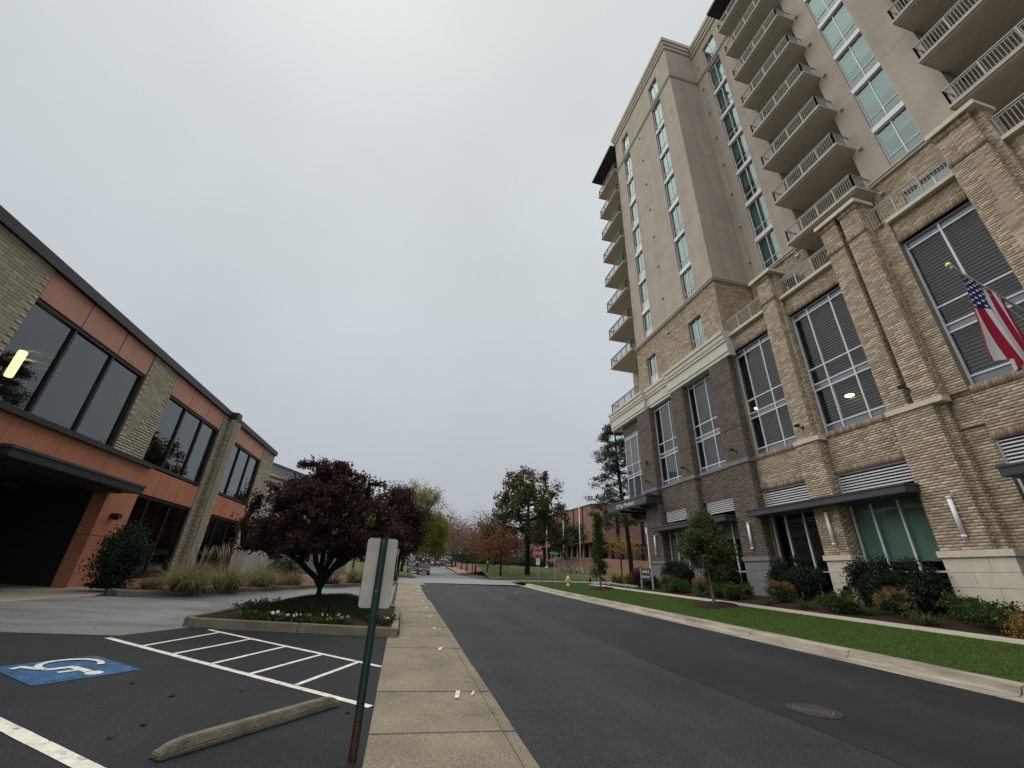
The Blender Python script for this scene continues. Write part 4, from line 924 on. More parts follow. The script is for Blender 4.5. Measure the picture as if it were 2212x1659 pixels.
# dark maple on the far left corner
dm = [(g.normal()*.2+4.1*math.sqrt(g.uniform(.05, 1))*math.cos(t_)*math.sqrt(max(.1, 1-(2*h_-.9)**2*.85))-.7, 3.8*math.sqrt(g.uniform(.05, 1))*math.sin(t_)*math.sqrt(max(.1, 1-(2*h_-.9)**2*.85)), 2.7+h_*8.0) for t_, h_ in [(g.uniform(0, 6.28), g.random()) for _ in range(150)]]
tree('maple_tree', 'tall dark purple maple on the far left corner, showing right of the island maple', (-.7, 60.5, zr(60.5)), dm, 5.5, .38, bark_dark, lf_maple, 17000, .27, .55, twig_r=.02, min_h=2.2, prim=[(-2, .5, 5.5), (1.6, -.5, 5.6), (.2, 1, 6.5)])
# willow oak, pale above and yellow-green below, beyond the red car
yc = [(x+1.6, y, z) for x, y, z in blob(110, 4.6, 4.2, 4.3, 11.6, .35, -.7, 6)]; yl = [(x+4.6, y, z) for x, y, z in blob(80, 3.5, 3.8, 3.4, 6.4, .3, -.9, 9)]
yt = tree('willow_oak', 'tall pale yellow-green tree rising behind the red car', (.0, 81, 1.45), yc+yl, 7.5, .3, bark, lf_pale, 15000, .28, .62, twig_r=.02, aspect=.45)
P_ = np.array(yl); idx = RNG.integers(0, len(P_), 15000); V, Fc = leaf_geo(P_[idx]+RNG.normal(size=(15000, 3))*.65, .32, .5); link('lower_crown', npmesh('lower_crown', V, Fc, lf_yellow), yt)
# bare and rusty trees in rows beyond the crossing
spec = [  # x, y, height, crown radius, leaf material, leaves, label
    (13.6, 62, 7.2, 3.1, lf_red, 1500, 'small rust-red street tree nearest the oak on the far lawn'),
    (14.0, 74, 7.6, 3.2, lf_red, 1500, 'second rust-red street tree along the far kerb, behind the nearest one'),
    (14.2, 88, 8.2, 3.4, lf_bare, 1500, 'third street tree along the far kerb, thin and brown'),
    (14.4, 102, 8.6, 3.5, lf_bare, 1400, 'fourth street tree along the far kerb, brown and nearly bare'),
    (15.0, 116, 9.0, 3.8, lf_bare, 1400, 'fifth street tree along the far kerb, far up the hill'),
    (15.5, 134, 14, 5.5, lf_bare, 1800, 'tall brown tree at the far end of the right-hand kerb row'),
    (25, 128, 17, 6.5, lf_bare, 2600, 'tall reddish-brown tree at the back of the far lawn, left of the oak'),
    (17, 158, 20, 7.0, lf_red, 2800, 'tall reddish tree closing the end of the far road on its right'),
    (4, 168, 17, 6.5, lf_bare, 2400, 'tall bare tree straight ahead at the end of the far road'),
    (-6, 140, 13, 5.5, lf_bare, 2200, 'brown tree at the left of the far road end'),
    (-9, 118, 11, 5.0, lf_yellow, 2600, 'low yellow-green tree behind the red car'),
    (-2.6, 98, 8.5, 3.6, lf_gold, 1500, 'small orange-yellow tree left of the red car'),
    (10.5, 185, 21, 7.5, lf_bare, 2600, 'tallest bare tree on the skyline at the end of the road'),
    (33, 160, 20, 7.0, lf_bare, 2600, 'brown tree on the skyline directly behind the oak'),
    (44, 150, 17, 6.5, lf_oak, 3000, 'dull green tree on the skyline right of the oak')]
for (x, y, H_, r, lm, n, lab) in spec:
    th = H_*.26; cz = H_*.62
    tree('street_tree' if H_ < 10 else 'woodland_tree', lab, (x, y, zx(x, y)+.05+(0 if y < 120 else .5)), blob(int(50+r*8), r*1.15, r*1.1, H_*.38, cz, .35, -.8, int(x*7+y)), H_*.5, .09+H_*.008, bark_dark, lm, int(n*1.7), .22+H_*.006, r*.18, 'bare and rusty trees beyond the crossing', twig_r=.02, aspect=.5, min_h=th)
# trees behind the low office
for (x, y, H_, r, lm, lab) in ((-7.6, 47, 10.2, 2.6, lf_gold, 'golden tree peeping over the purple maple beside the metal roof'), (-5.2, 52, 10.0, 2.2, lf_yellow, 'yellow-green tree peeping over the purple maple right of the golden one'), (-11, 54, 8, 3.2, lf_oak, 'dull green tree half hidden behind the purple maple')):
    tree('garden_tree', lab, (x, y, 1.0), blob(46, r, r, H_*.36, H_*.62, .35, -.8, int(-x*9)), H_*.5, .14, bark, lm, 5200, .22, r*.24, None, twig_r=.015, aspect=.5)
# open-crowned evergreen beside the entrance canopy
pc = []
for i in range(210):
    h_ = g.uniform(0, 1); z = 6.6+h_*14.2; r = (5.6*(1-h_)**.7+.5)*math.sqrt(g.uniform(.1, 1)); a = g.uniform(0, 2*math.pi); pc.append((r*math.cos(a)-1.2*h_, r*math.sin(a), z-.05*r))
tree('evergreen_tree', 'tall open-crowned evergreen with a bare dark trunk behind the entrance canopy', (29.3, 53.5, 2.0), pc, 20.3, .30, bark_dark, lf_pine, 22000, .30, .45, twig_r=.02, lean=(-1.1, 0), aspect=.4, flat=.5, min_h=7)
# dark broad trees in front of the red brick building
for (x, y, r, H_, lab) in ((25.5, 79, 4.2, 9.0, 'dark crape myrtle behind the first flagpole'), (31.5, 82, 4.0, 8.8, 'dark crape myrtle between the second and third flagpoles')):
    tree('dark_tree', lab, (x, y, zhill(x, y)-.1), blob(60, r, r, 2.6, H_*.66, .3, -.7, int(x)), 4.4, .13, bark_dark, lf_dark, 6500, .3, .7, None, twig_r=.02, aspect=.55, min_h=.7)
tree('bare_tree', 'bare orange-twigged tree against the red brick building beside the evergreen trunk', (36.5, 70, zhill(36.5, 70)), blob(50, 3.6, 3, 1.6, 4.6, .3, -.6, 77), 3.2, .12, bark, lf_gold, 1500, .22, .6, None, twig_r=.02, min_h=1)
# young street trees in the lawn strip
ya = blob(60, 1.0, .95, 1.3, 2.55, .3, -.9, 21)
tree('young_tree', 'young oval green tree in the mulch ring on the lawn, nearest to the camera', (13.5, 17.6, zlawn(13.5, 17.6)), [(x*(1.1-.36*(z-2.5)), y*(1.1-.36*(z-2.5)), z) for x, y, z in ya], 2.6, .052, bark_gray, lf_young, 13000, .115, .19, 'young trees in the lawn strip', twig_r=.007, lean=(-.08, 0), min_h=1.35)
yb = [(g.normal()*.2, g.normal()*.2, z) for z in np.linspace(.9, 4.9, 46)]
tree('young_tree', 'slender columnar evergreen in the far mulch ring on the lawn', (13.4, 28.9, zlawn(13.4, 28.9)), [(x*(1.35-.24*z), y*(1.35-.24*z), z) for x, y, z in yb], 4.6, .05, bark_gray, lf_green, 5200, .12, .15, 'young trees in the lawn strip', twig_r=.007, min_h=.6)
for (x, y, lab) in ((13.5, 17.6, 'round dark mulch ring under the nearest young tree'), (13.4, 28.9, 'round dark mulch ring under the columnar young tree')):
    mb = MB(); n = 20; prev = None
    zc = zlawn(x, y); ring = [(1.0, -.02), (.8, .09), (.45, .15), (.06, .13)]
    for r, dz in ring:
        for k in range(n): a = 2*math.pi*k/n; rr = r*(1+.08*math.sin(3*a+r*5)); xx, yy = x+rr*math.cos(a), y+rr*math.sin(a); mb.v.append((xx, yy, zlawn(xx, yy)+dz))
    for i in range(len(ring)-1):
        for k in range(n): mb.f.append((i*n+k, i*n+(k+1) % n, (i+1)*n+(k+1) % n, (i+1)*n+k))
    mb.f.append(tuple(3*n+k for k in range(n)))
    m1 = one('mulch_ring', soil, lab, 'mulch ring', mb, (x, y, zc), 'mulch rings under the young trees', smooth=True)

# ------------------------------------------------------------------ island with kerb, mound, mondo grass and pansies
IS = [(-4.40, 11.62), (-4.33, 11.38), (-4.1, 11.25), (-2.0, 11.08), (.12, 10.90), (.14, 15.8), (-.6, 17.0), (-2.4, 16.9), (-3.9, 14.9)]
def inset(P, d):
    out = []; n = len(P)
    for i in range(n):
        p0, p1, p2 = [Vector(P[k % n]) for k in (i-1, i, i+1)]; a = (p1-p0).normalized(); b = (p2-p1).normalized(); na = Vector((-a.y, a.x)); nb = Vector((-b.y, b.x)); m_ = (na+nb).normalized(); out.append(tuple(p1+m_*d/max(.4, m_.dot(na))))
    return out
isl = thing('planted_island', None, None, (-2, 13.5, .4)); isl['kind'] = 'structure'
II = inset(IS, .16)
for a, b in ((0, 3), (3, 4), (4, 5), (5, 7), (7, 9)):
    for i in range(a, b):
        p, q = IS[i], IS[(i+1) % 9]; pi, qi = II[i], II[(i+1) % 9]
        pts_ = [p, q, qi, pi]
        if i == a and a != 0:
            d = (Vector(q)-Vector(p)).normalized()*.006; pts_ = [tuple(Vector(p)+d), q, qi, tuple(Vector(pi)+d)]
        mb = MB(); mb.prism(pts_, lambda x, y: zlot(x, y)-.05, lambda x, y: zlot(x, y)+.17); mb.build('kerb_stone', concrete_dark, isl, bevel=.018)
ICX, ICY = -2.1, 14.0
def zmound(x, y):
    d = 9
    for i in range(9):
        p, q = Vector(II[i]), Vector(II[(i+1) % 9]); e = (q-p).normalized(); d = min(d, (Vector((x, y))-p).dot(Vector((-e.y, e.x))))
    return zlot(x, y)+.12+.34*sm(.1, 1.7, d), d
V = []; Fc = []; n = 34
gx = np.linspace(-4.6, .2, n); gy = np.linspace(10.9, 17.1, n); ok = {}
for j, y in enumerate(gy):
    for i, x in enumerate(gx):
        z, d = zmound(x, y); ok[(i, j)] = d; V.append((x, y, z if d > -.25 else zlot(x, y)+.05))
for j in range(n-1):
    for i in range(n-1):
        if min(ok[(i, j)], ok[(i+1, j)], ok[(i, j+1)], ok[(i+1, j+1)]) > -.12: Fc.append((j*n+i, j*n+i+1, (j+1)*n+i+1, (j+1)*n+i))
im = npmesh('mound', [(v[0]+2, v[1]-13.5, v[2]-.4) for v in V], Fc, soil, True); link('mound', im, isl)
pts = []
while len(pts) < 26000:
    x, y = random.uniform(-4.4, .1), random.uniform(11, 17)
    z, d = zmound(x, y)
    if d > .55+.12*math.sin(x*5): pts.append((x, y, z))
P_ = np.array(pts); dr = rnd_dirs(len(P_)); dr[:, 2] = np.abs(dr[:, 2])+.9; dr /= np.linalg.norm(dr, axis=1, keepdims=True)
V, Fc = blade_geo(P_, dr, RNG.uniform(.10, .2, len(P_)), .008, .8, 2)
mo = link('mondo_grass', npmesh('mondo_grass', V, Fc, mondo_m)); props(mo, 'low dark mondo grass covering the island mound', 'grass', kind='stuff')
def pansy_mesh(seed, petal):  # leaves and blooms overlap into one plant
    g_ = np.random.default_rng(seed); P = g_.normal(size=(70, 3))*np.array([.085, .085, .04])+np.array([0, 0, .07]); V, Fc = leaf_geo(P, .07, .7)
    me = npmesh('pansy_plant', V, Fc, lf_green); Q = g_.normal(size=(3, 3))*np.array([.06, .06, .015])+np.array([0, 0, .14]); vs = []; fs = []
    for q in Q:
        k = len(vs); vs += [tuple(q+np.array([.032*math.cos(a), .032*math.sin(a)*.6, .032*math.sin(a)*.8])) for a in [i*math.pi/3 for i in range(6)]]; fs.append(tuple(range(k, k+6)))
    pm = bpy.data.meshes.new('flowers'); pm.from_pydata(vs, [], fs); pm.materials.append(petal); return me, pm
PM = [pansy_mesh(i, petal_w if i % 3 else petal_y) for i in range(6)]
spots = [(-3.3+i*.155+random.uniform(-.05, .05), 11.62-.08*(i*.155)+random.uniform(-.05, .16)) for i in range(15)]+[(-.55+i*.12, 11.75+random.uniform(-.1, .9)) for i in range(5)]+[(-4.05+i*.2, 13.6+i*.45) for i in range(4)]+[(-2.6+i*.55, 16.4) for i in range(4)]
for i, (x, y) in enumerate(spots):
    me, pm = PM[i % 6]; c = link('pansy_plant', me); c.location = (x, y, zmound(x, y)[0]); s_ = random.uniform(.85, 1.25); c.scale = (s_, s_, s_); c.rotation_euler = (0, 0, random.uniform(0, 6)); link('flowers', pm, c)
    props(c, 'small bedding pansy with green leaves and pale flowers in the island planting', 'flower', 'pansies in the island planting')

# ------------------------------------------------------------------ bed along the low office: kerb, mulch, grasses, shrubs
BK = [(-9.1, 18.6), (-8.8, 16.9), (-8.3, 16.5), (-7.6, 16.75), (-6.85, 18.3), (-5.2, 21.5), (-3.6, 25.1), (-1.9, 28.2), (-.4, 30.2), (-.3, 33.0)]
bo = thing('bed_kerb', None, None, (-6, 20, .6)); bo['kind'] = 'structure'
for p, q in zip(BK[1:-1], BK[2:]):
    d = (Vector(q)-Vector(p)).normalized(); nn = Vector((-d.y, d.x))*.16; mb = MB()
    a_, b_ = Vector(p)+d*.004, Vector(q)-d*.004
    mb.prism([tuple(a_), tuple(b_), tuple(b_+nn), tuple(a_+nn)], lambda x, y: zlot(x, y)-.05, lambda x, y: zlot(x, y)+.15); mb.build('kerb_stone', concrete_dark, bo, bevel=.015)
poly('mulch_bed', [(-9.25, 18.6), (-8.95, 17.0), (-8.3, 16.65), (-7.7, 16.9), (-7.0, 18.4), (-5.35, 21.6), (-3.75, 25.2), (-2.05, 28.3), (-.5, 30.3), (-.45, 33), (-11.5, 33), (-11.5, 19)], zlot, straw, .13)
def grass_clump(seed, n=620, r=.45, ln=(1.0, 1.75), m_=None, droop=1.7, w=.018):
    g_ = np.random.default_rng(seed); a = g_.uniform(0, 2*math.pi, n); rr = r*.55*np.sqrt(g_.random(n)); base = np.stack([rr*np.cos(a), rr*np.sin(a), np.zeros(n)], 1)
    t = g_.uniform(.05, .78, n)*np.pi/2; a2 = a+g_.normal(size=n)*.5; d = np.stack([np.cos(a2)*np.sin(t)*.75, np.sin(a2)*np.sin(t)*.75, np.cos(t*.7)], 1); d /= np.linalg.norm(d, axis=1, keepdims=True)
    V, Fc = blade_geo(base, d, g_.uniform(*ln, n), w, g_.uniform(.35, 1.0, n)*droop, 4); return npmesh('reed_grass', V, Fc, m_ or reed_m)
def plumes(seed, n=16):
    g_ = np.random.default_rng(seed); mb = MB()
    for i in range(n):
        a = g_.uniform(0, 6.28); d = g_.uniform(.1, .5); x0, y0 = .1*math.cos(a), .1*math.sin(a); pts = [(x0+d*math.cos(a)*t, y0+d*math.sin(a)*t, 1.55*t-.25*t*t*d*2) for t in (0, .4, .7, .85, 1)]; mb.tube(pts, [.003, .003, .004, .016, .003], 4, cap=False)
    return mb.mesh('plumes', plume_m)
RG = [grass_clump(i, m_=reed_m) for i in range(3)]; RB = [grass_clump(9, 420, .4, (.6, .95), reed_brown), grass_clump(10, 500, .45, (.9, 1.4), reed_brown)]; PL = [plumes(4), plumes(5)]
for (x, y, s_, me, pl, lab) in ((-8.15, 18.0, .85, RB[0], 0, 'low brown tuft of reed grass beside the dark upright shrub'), (-7.05, 17.75, 1.12, RG[0], 0, 'big arching reed grass clump at the rounded end of the kerbed bed'), (-6.35, 19.4, 1.12, RG[1], 1, 'second big arching reed grass clump along the office bed, with tall plumes behind it'), (-5.8, 21.6, 1.12, RG[2], 0, 'third big reed grass clump along the office bed, left of the purple maple'),
        (-5.0, 23.6, 1.05, RB[1], 0, 'tan reed grass clump seen under the purple maple, left of its trunk'), (-3.6, 26.2, 1.1, RB[1], 0, 'tan reed grass clump seen under the purple maple, right of its trunk'), (-2.6, 28.6, 1.1, RG[1], 1, 'reed grass clump at the far end of the office bed'), (-8.2, 21.2, 1.0, RG[0], 1, 'plumed reed grass against the ground-floor office glass')):
    c = link('reed_grass', me); s_ *= 1.3; c.location = (x, y, zlot(x, y)+.12); c.scale = (s_, s_, s_*.78); c.rotation_euler = (0, 0, random.uniform(0, 6)); props(c, lab, 'grass clump', 'reed grasses in the office bed')
    if pl: link('plumes', PL[0], c)
def shrub(name, label, base, n, rx, ry, rz, leaves, size, lm, cat='shrub', group=None, stems=14, low=-.4, sig=.13, cz=None, seed=1, aspect=.6, up=0):
    """leafy shrub: stems fanning from the base into leaf clumps"""
    t = thing(name, label, cat, base, group); C_ = np.array(blob(n, rx, ry, rz, cz if cz else rz*.95, .4, low, seed, .04)); C_[:, 2] = np.maximum(C_[:, 2], .06)
    idx = RNG.integers(0, n, leaves); P = C_[idx]+RNG.normal(size=(leaves, 3))*sig; P[:, 2] = np.maximum(P[:, 2], .02); V, Fc = leaf_geo(P, size, aspect, up=up)
    link('foliage', npmesh('foliage', V, Fc, lm), t); mb = MB(); b = Vector(base)
    for i in range(stems):
        c = Vector(C_[i % n]); mb.tube([b+Vector((c.x*.1, c.y*.1, -.05)), b+Vector((c.x*.5, c.y*.5, c.z*.6)), b+c], [.014, .009, .004], 4, cap=False)
    mb.build('stems', bark, t); return t
shrub('upright_shrub', 'dark upright evergreen shrub against the orange entrance wall', (-9.15, 17.55, zlot(-9.1, 17.5)+.1), 90, .66, .66, 1.02, 13000, .075, lf_dark, sig=.15, cz=.92, seed=31, low=-1.1)
shrub('low_shrub', 'low round dark shrub under the purple maple beside the tan grasses', (-5.7, 24.6, zlot(-5.7, 24.6)+.1), 30, .8, .8, .6, 3000, .08, lf_dark, seed=32)
shrub('low_shrub', 'clipped green shrub at the end of the left sidewalk by the crossing', (-.75, 33.2, zr(33)+.05), 26, .75, .6, .32, 2600, .07, lf_green, seed=33, cz=.3)

# ------------------------------------------------------------------ planting in front of the tower
def zb_(x, y): return zbed(x, y)-.02
dark_specs = [(17.75, 7.6, .55, .6, .85), (17.8, 12.1, .5, .55, .82), (17.75, 13.1, .55, .6, .9), (17.8, 14.0, .45, .5, .8), (17.8, 16.7, .5, .6, .85), (17.75, 17.9, .5, .55, .8), (17.7, 21.6, .5, .6, .75), (17.7, 22.7, .5, .5, .72), (17.75, 25.7, .5, .6, .7), (17.75, 27.0, .5, .5, .7)]
dark_lab = ['dark tall shrub under the nearest shop window, at the right edge of the picture', 'dark tall shrub beside the wide near pale stone pier, under the green shades', 'dark tall shrub in the middle under the window with green shades', 'dark tall shrub beside the drain pipe pier, under the green shades', 'dark tall shrub left of the drain pipe pier', 'dark tall shrub beside the nearest gray stone pier, right of it', 'dark tall shrub beside the nearest gray stone pier, left of it', 'dark tall shrub behind the young oval tree', 'dark tall shrub under the farthest shop window, right half', 'dark tall shrub beside the gray corner pier of the tower']
for i, ((x, y, rx, ry, rz), lab) in enumerate(zip(dark_specs, dark_lab)):
    shrub('dark_shrub', lab, (x, y, zb_(x, y)), 50, rx*1.15, ry*1.2, rz*1.2, 5600, .085, lf_dark, group='dark shrubs along the tower', sig=.12, seed=40+i, cz=.75, up=.5)
rs = [(16.75, 12.4, .5, 'wide', 'hydrangea with rusty flower heads in front of the green-shaded window'), (17.0, 17.4, .5, '', 'hydrangea with rusty flower heads beside the nearest gray pier'), (16.7, 22.6, .4, '', 'hydrangea with rusty flower heads behind the young oval tree'), (16.9, 26.3, .45, '', 'reddish hydrangea near the lobby sign post')]
for i, (x, y, r, _, lab) in enumerate(rs):
    t = shrub('hydrangea', lab, (x, y, zb_(x, y)), 22, r, r*1.1, .32, 1300, .09, lf_green, group='hydrangeas along the tower', sig=.1, seed=60+i, cz=.34)
    C_ = np.array(blob(20, r*1.1, r*1.15, .36, .5, .75, -.3, 70+i, .04)); idx = RNG.integers(0, 20, 1500); V, Fc = leaf_geo(C_[idx]+RNG.normal(size=(1500, 3))*.06, .045, .8); link('flower_heads', npmesh('flower_heads', V, Fc, lf_rust), t)
gs = [(16.35, 14.1, 'low glossy green shrub in front of the drain pipe pier'), (17.2, 10.6, 'low glossy green shrub against the wide pale stone pier'), (16.5, 9.6, 'low rounded green shrub in front of the wide pale stone pier'), (16.6, 19.6, 'low green shrub in front of the nearest gray stone pier'), (16.5, 20.9, 'low green shrub behind the trunk of the young oval tree'), (16.5, 24.4, 'low green shrub in front of the middle gray stone pier'), (16.8, 28.2, 'low green shrub at the foot of the gray corner pier'), (16.6, 8.2, 'low green shrub at the right edge of the bed')]
for i, (x, y, lab) in enumerate(gs): shrub('low_shrub', lab, (x, y, zb_(x, y)), 30, .62, .68, .36, 3000, .09, lf_green, group='low shrubs along the tower', sig=.1, seed=80+i, cz=.3, up=.3)
def juniper(seed):
    g_ = np.random.default_rng(seed); V = []; Fc = []; n = 0
    for s_ in range(22):
        a = g_.uniform(0, 6.28); ln = g_.uniform(.35, .75); el = g_.uniform(.15, .75); m_ = 26; t = g_.random(m_); b = np.stack([np.cos(a)*np.cos(el)*ln*t, np.sin(a)*np.cos(el)*ln*t, .05+np.sin(el)*ln*t], 1)
        d = np.array([np.cos(a)*.8, np.sin(a)*.8, .5])+g_.normal(size=(m_, 3))*.6; d /= np.linalg.norm(d, axis=1, keepdims=True); v, f = blade_geo(b, d, .13, .018, .3, 1); V.append(v); Fc.append(f+n); n += len(v)
    return npmesh('juniper', np.vstack(V), np.vstack(Fc), lf_juniper)
JM = [juniper(i) for i in range(3)]
for i, (x, y, lab) in enumerate(((16.2, 17.5, 'feathery juniper at the walk edge beside the nearest gray pier'), (16.3, 15.6, 'feathery juniper at the walk edge left of the drain pipe pier'), (16.35, 13.1, 'feathery juniper at the walk edge right of the drain pipe pier'), (16.1, 11.1, 'feathery juniper at the walk edge in front of the wide pale stone pier'), (16.2, 22.0, 'feathery juniper at the walk edge behind the young oval tree'), (16.3, 25.4, 'feathery juniper at the walk edge near the lobby sign'))):
    c = link('juniper', JM[i % 3]); c.location = (x, y, zb_(x, y)); s_ = random.uniform(1.0, 1.35); c.scale = (s_,)*3; c.rotation_euler = (0, 0, i*1.3); props(c, lab, 'shrub', 'junipers at the walk edge')
shrub('gold_shrub', 'small yellow shrub at the right edge of the picture by the walk', (16.05, 8.75, zb_(16, 8.8)), 20, .3, .3, .22, 1500, .05, lf_gold, seed=95, cz=.2)
shrub('purple_shrub', 'dark purple shrub behind the lobby sign', (17.3, 30.6, zx(17, 30)+.6), 40, .9, .9, .6, 4500, .08, lf_purple, seed=96, cz=.55)
shrub('gold_shrub', 'orange and green leafy plant left of the lobby sign', (16.9, 31.3, zx(17, 31)+.5), 26, .5, .5, .45, 1800, .09, lf_gold, seed=97, cz=.4, up=.8)
shrub('low_shrub', 'green leafy plant between the red spiky plants and the orange one', (16.7, 32.2, zx(17, 32)+.4), 26, .7, .5, .32, 2000, .09, lf_green, seed=98, cz=.32)
def spiky(seed):
    g_ = np.random.default_rng(seed); n = 34; a = g_.uniform(0, 6.28, n); t = g_.uniform(.1, 1.0, n); d = np.stack([np.cos(a)*np.sin(t), np.sin(a)*np.sin(t), np.cos(t)], 1); V, Fc = blade_geo(np.zeros((n, 3))+np.array([0, 0, .1]), d, g_.uniform(.45, .75, n), .10, .5, 3); return npmesh('spiky_plant', V, Fc, lf_wine)
for (x, y, s_, lab) in ((16.6, 33.2, 1.6, 'larger crimson spiky plant by the white flowers'), (16.25, 34.6, 1.2, 'smaller crimson spiky plant left of the larger one'), (15.9, 36.3, .85, 'crimson spiky plant half hidden by the columnar young tree')):
    c = link('spiky_plant', spiky(int(x*10))); c.location = (x, y, zx(x, y)+.42); c.scale = (s_,)*3; props(c, lab, 'plant', 'crimson spiky plants')
# white flower border
P_ = np.stack([15.75+RNG.random(900)*.35+.0, RNG.uniform(28.6, 36.2, 900), np.zeros(900)], 1); P_[:, 2] = [zx(x, y)+(.5 if y < 33.5 else .5-.3*sm(33.5, 36.5, y))+random.uniform(.02, .16) for x, y, _ in P_]
V, Fc = leaf_geo(P_, .085, .9); o_ = link('white_flowers', npmesh('white_flowers', V, Fc, petal_w)); props(o_, 'border of small white flowers along the walk by the lobby sign', 'flowers', kind='stuff')
Q_ = np.repeat(P_, 3, 0)+RNG.normal(size=(2700, 3))*.05; Q_[:, 2] -= .07; V, Fc = leaf_geo(Q_, .07, .6); o_ = link('border_leaves', npmesh('border_leaves', V, Fc, lf_green)); props(o_, 'green leaves of the white flower border along the walk', 'leaves', kind='stuff')
poly('flower_bed', [(15.7, 28.5), (18.6, 30.1), (18.6, 33.6), (17, 35.5), (16.2, 38), (15.5, 37.6), (15.7, 33)], lambda x, y: zx(x, y)+.45-.25*sm(33, 37, y), soil)
# terrace plants and lamp high on the tower
shrub('terrace_plant', 'leafy plant behind the terrace railing beside the low capped brick pier', (19.0, 14.0, 16.0), 20, .4, .5, .5, 1500, .09, lf_green, seed=101, cz=.75, group='plants on the tower terrace')
shrub('terrace_plant', 'small leafy plant at the left end of the terrace railing behind the low capped pier', (18.9, 15.9, 16.0), 14, .25, .3, .5, 900, .09, lf_green, seed=102, cz=.8, group='plants on the tower terrace')
mb = MB(); mb.tube([(19.3, 14.4, 16.0), (19.3, 14.45, 18.4), (19.3, 14.35, 18.9), (19.3, 14.0, 19.1), (19.3, 13.65, 18.95), (19.3, 13.6, 18.75)], .02, 6); mb.lathe([(.03, .2), (.12, .12), (.14, 0), (.05, -.08)], (19.3, 13.6, 18.55), 10)
one('terrace_lamp', galv, 'arched lamp on the tower terrace below the lowest balcony', 'lamp', mb, (19.3, 14.4, 16.0), smooth=True)
# lawn blades
def lawn_blades(n, yr, zf, m_, ln, w, name, label, xr=(10.95, 14.3)):
    y = yr[0]+(yr[1]-yr[0])*RNG.random(n)**1.35; x = RNG.uniform(xr[0], xr[1], n)+np.array([kx(q) for q in y])*(xr[0] < 12); P = np.stack([x, y, np.array([zf(a, b) for a, b in zip(x, y)])], 1)
    k = (np.hypot(x-13.5, y-17.6) > .9) & (np.hypot(x-13.4, y-28.9) > .9) & (x < 14.34+.0*y); P = P[k]
    d = rnd_dirs(len(P)); d[:, 2] = np.abs(d[:, 2])+.8; d /= np.linalg.norm(d, axis=1, keepdims=True); V, Fc = blade_geo(P, d, RNG.uniform(*ln, len(P)), w, .5, 1)
    o_ = link(name, npmesh(name, V, Fc, m_)); props(o_, label, 'grass', kind='stuff')
lawn_blades(170000, (2, 40), zlawn, grass_m, (.04, .095), .011, 'lawn_grass', 'bright green mown grass of the lawn strip')
# thin grass at the stop sign corner
n = 16000; x = RNG.uniform(11.7, 20, n); y = RNG.uniform(41, 46, n); P_ = np.stack([x, y, [zx(a, b)+.1 for a, b in zip(x, y)]], 1); d = rnd_dirs(n); d[:, 2] = np.abs(d[:, 2])+.8; d /= np.linalg.norm(d, axis=1, keepdims=True); V, Fc = blade_geo(P_, d, RNG.uniform(.06, .13, n), .02, .5, 1)
o_ = link('corner_grass', npmesh('corner_grass', V, Fc, grass_m)); props(o_, 'grass around the stop sign at the corner', 'grass', kind='stuff')
# bank of ground cover and flowers on the far lawn
P_ = np.stack([RNG.uniform(10, 27, 16000), RNG.uniform(77, 92, 16000), np.zeros(16000)], 1); P_[:, 2] = [zhill(a, b)+.1+.9*sm(76, 92, b)+abs(random.gauss(0, .35)) for a, b, _ in P_]
V, Fc = leaf_geo(P_, .32, .6); o_ = link('ground_cover', npmesh('ground_cover', V, Fc, lf_dark)); props(o_, 'dark juniper ground cover on the bank behind the far lawn', 'ground cover', kind='stuff')
P_ = np.stack([RNG.normal(28.6, 1.5, 900), RNG.normal(72.5, 1.2, 900), np.zeros(900)], 1); P_[:, 2] = [zhill(a, b)+.1+abs(random.gauss(0, .2)) for a, b, _ in P_]
V, Fc = leaf_geo(P_, .26, .8); o_ = link('flower_patch', npmesh('flower_patch', V, Fc, leafmat('patch_flowers', (.45, .38, .34), (.10, .06, .05), (.6, .55, .5)))); props(o_, 'patch of pale flowers at the foot of the flagpoles', 'flowers', kind='stuff')

# ------------------------------------------------------------------ red brick building on the rise
RB_ = thing('brick_office', 'red brown brick building with narrow dark window slits on the rise beyond the crossing', 'building', (42, 88, 5.6))
zt, zo, zf_ = 16.7, 9.0, 5.6
pl = [(35.9, 125), (38.9, 87), (41.0, 85.0), (78, 85.0)]
def wall_run(p, q, gaps, z0, z1, th=.5, name='wall_panel'):
    p, q = Vector((*p, 0)), Vector((*q, 0)); L_ = (q-p).length; d = (q-p).normalized(); nn = Vector((-d.y, d.x, 0)); cut = [0]+[t for a, b in gaps for t in (a, b)]+[L_]
    for a, b in zip(cut[0::2], cut[1::2]):
        c = p+d*(a+b)/2+nn*th/2; mb = MB(); mb.obox((c.x, c.y, (z0+z1)/2), ((b-a)/2, th/2, (z1-z0)/2), (d, nn, (0, 0, 1))); mb.build(name, redbrick, RB_)
    for a, b in gaps:
        c = p+d*(a+b)/2+nn*.12; mb = MB(); mb.obox((c.x, c.y, (z0+z1)/2), ((b-a)/2, .04, (z1-z0)/2), (d, nn, (0, 0, 1))); s_ = mb.build('window_slit', mat('slit_glass', (.012, .01, .01), .5, .15), RB_)
L_ = math.dist(pl[0], pl[1]); wall_run(pl[0], pl[1], [(L_-32+i*4.6, L_-32+i*4.6+.7) for i in range(7)], zo, zt)
wall_run(pl[1], pl[2], [], zo, zt); wall_run(pl[2], pl[3], [(2.6, 3.5), (8.5, 9.4), (14.4, 15.3), (20, 20.9)], zo, zt)
mb = MB(); mb.prism([(36.5, 124), (39.5, 87.6), (41.4, 85.6), (77, 85.6), (77, 124)], zo-.15, zt-.3); mb.build('inner_mass', redbrick_d, RB_)
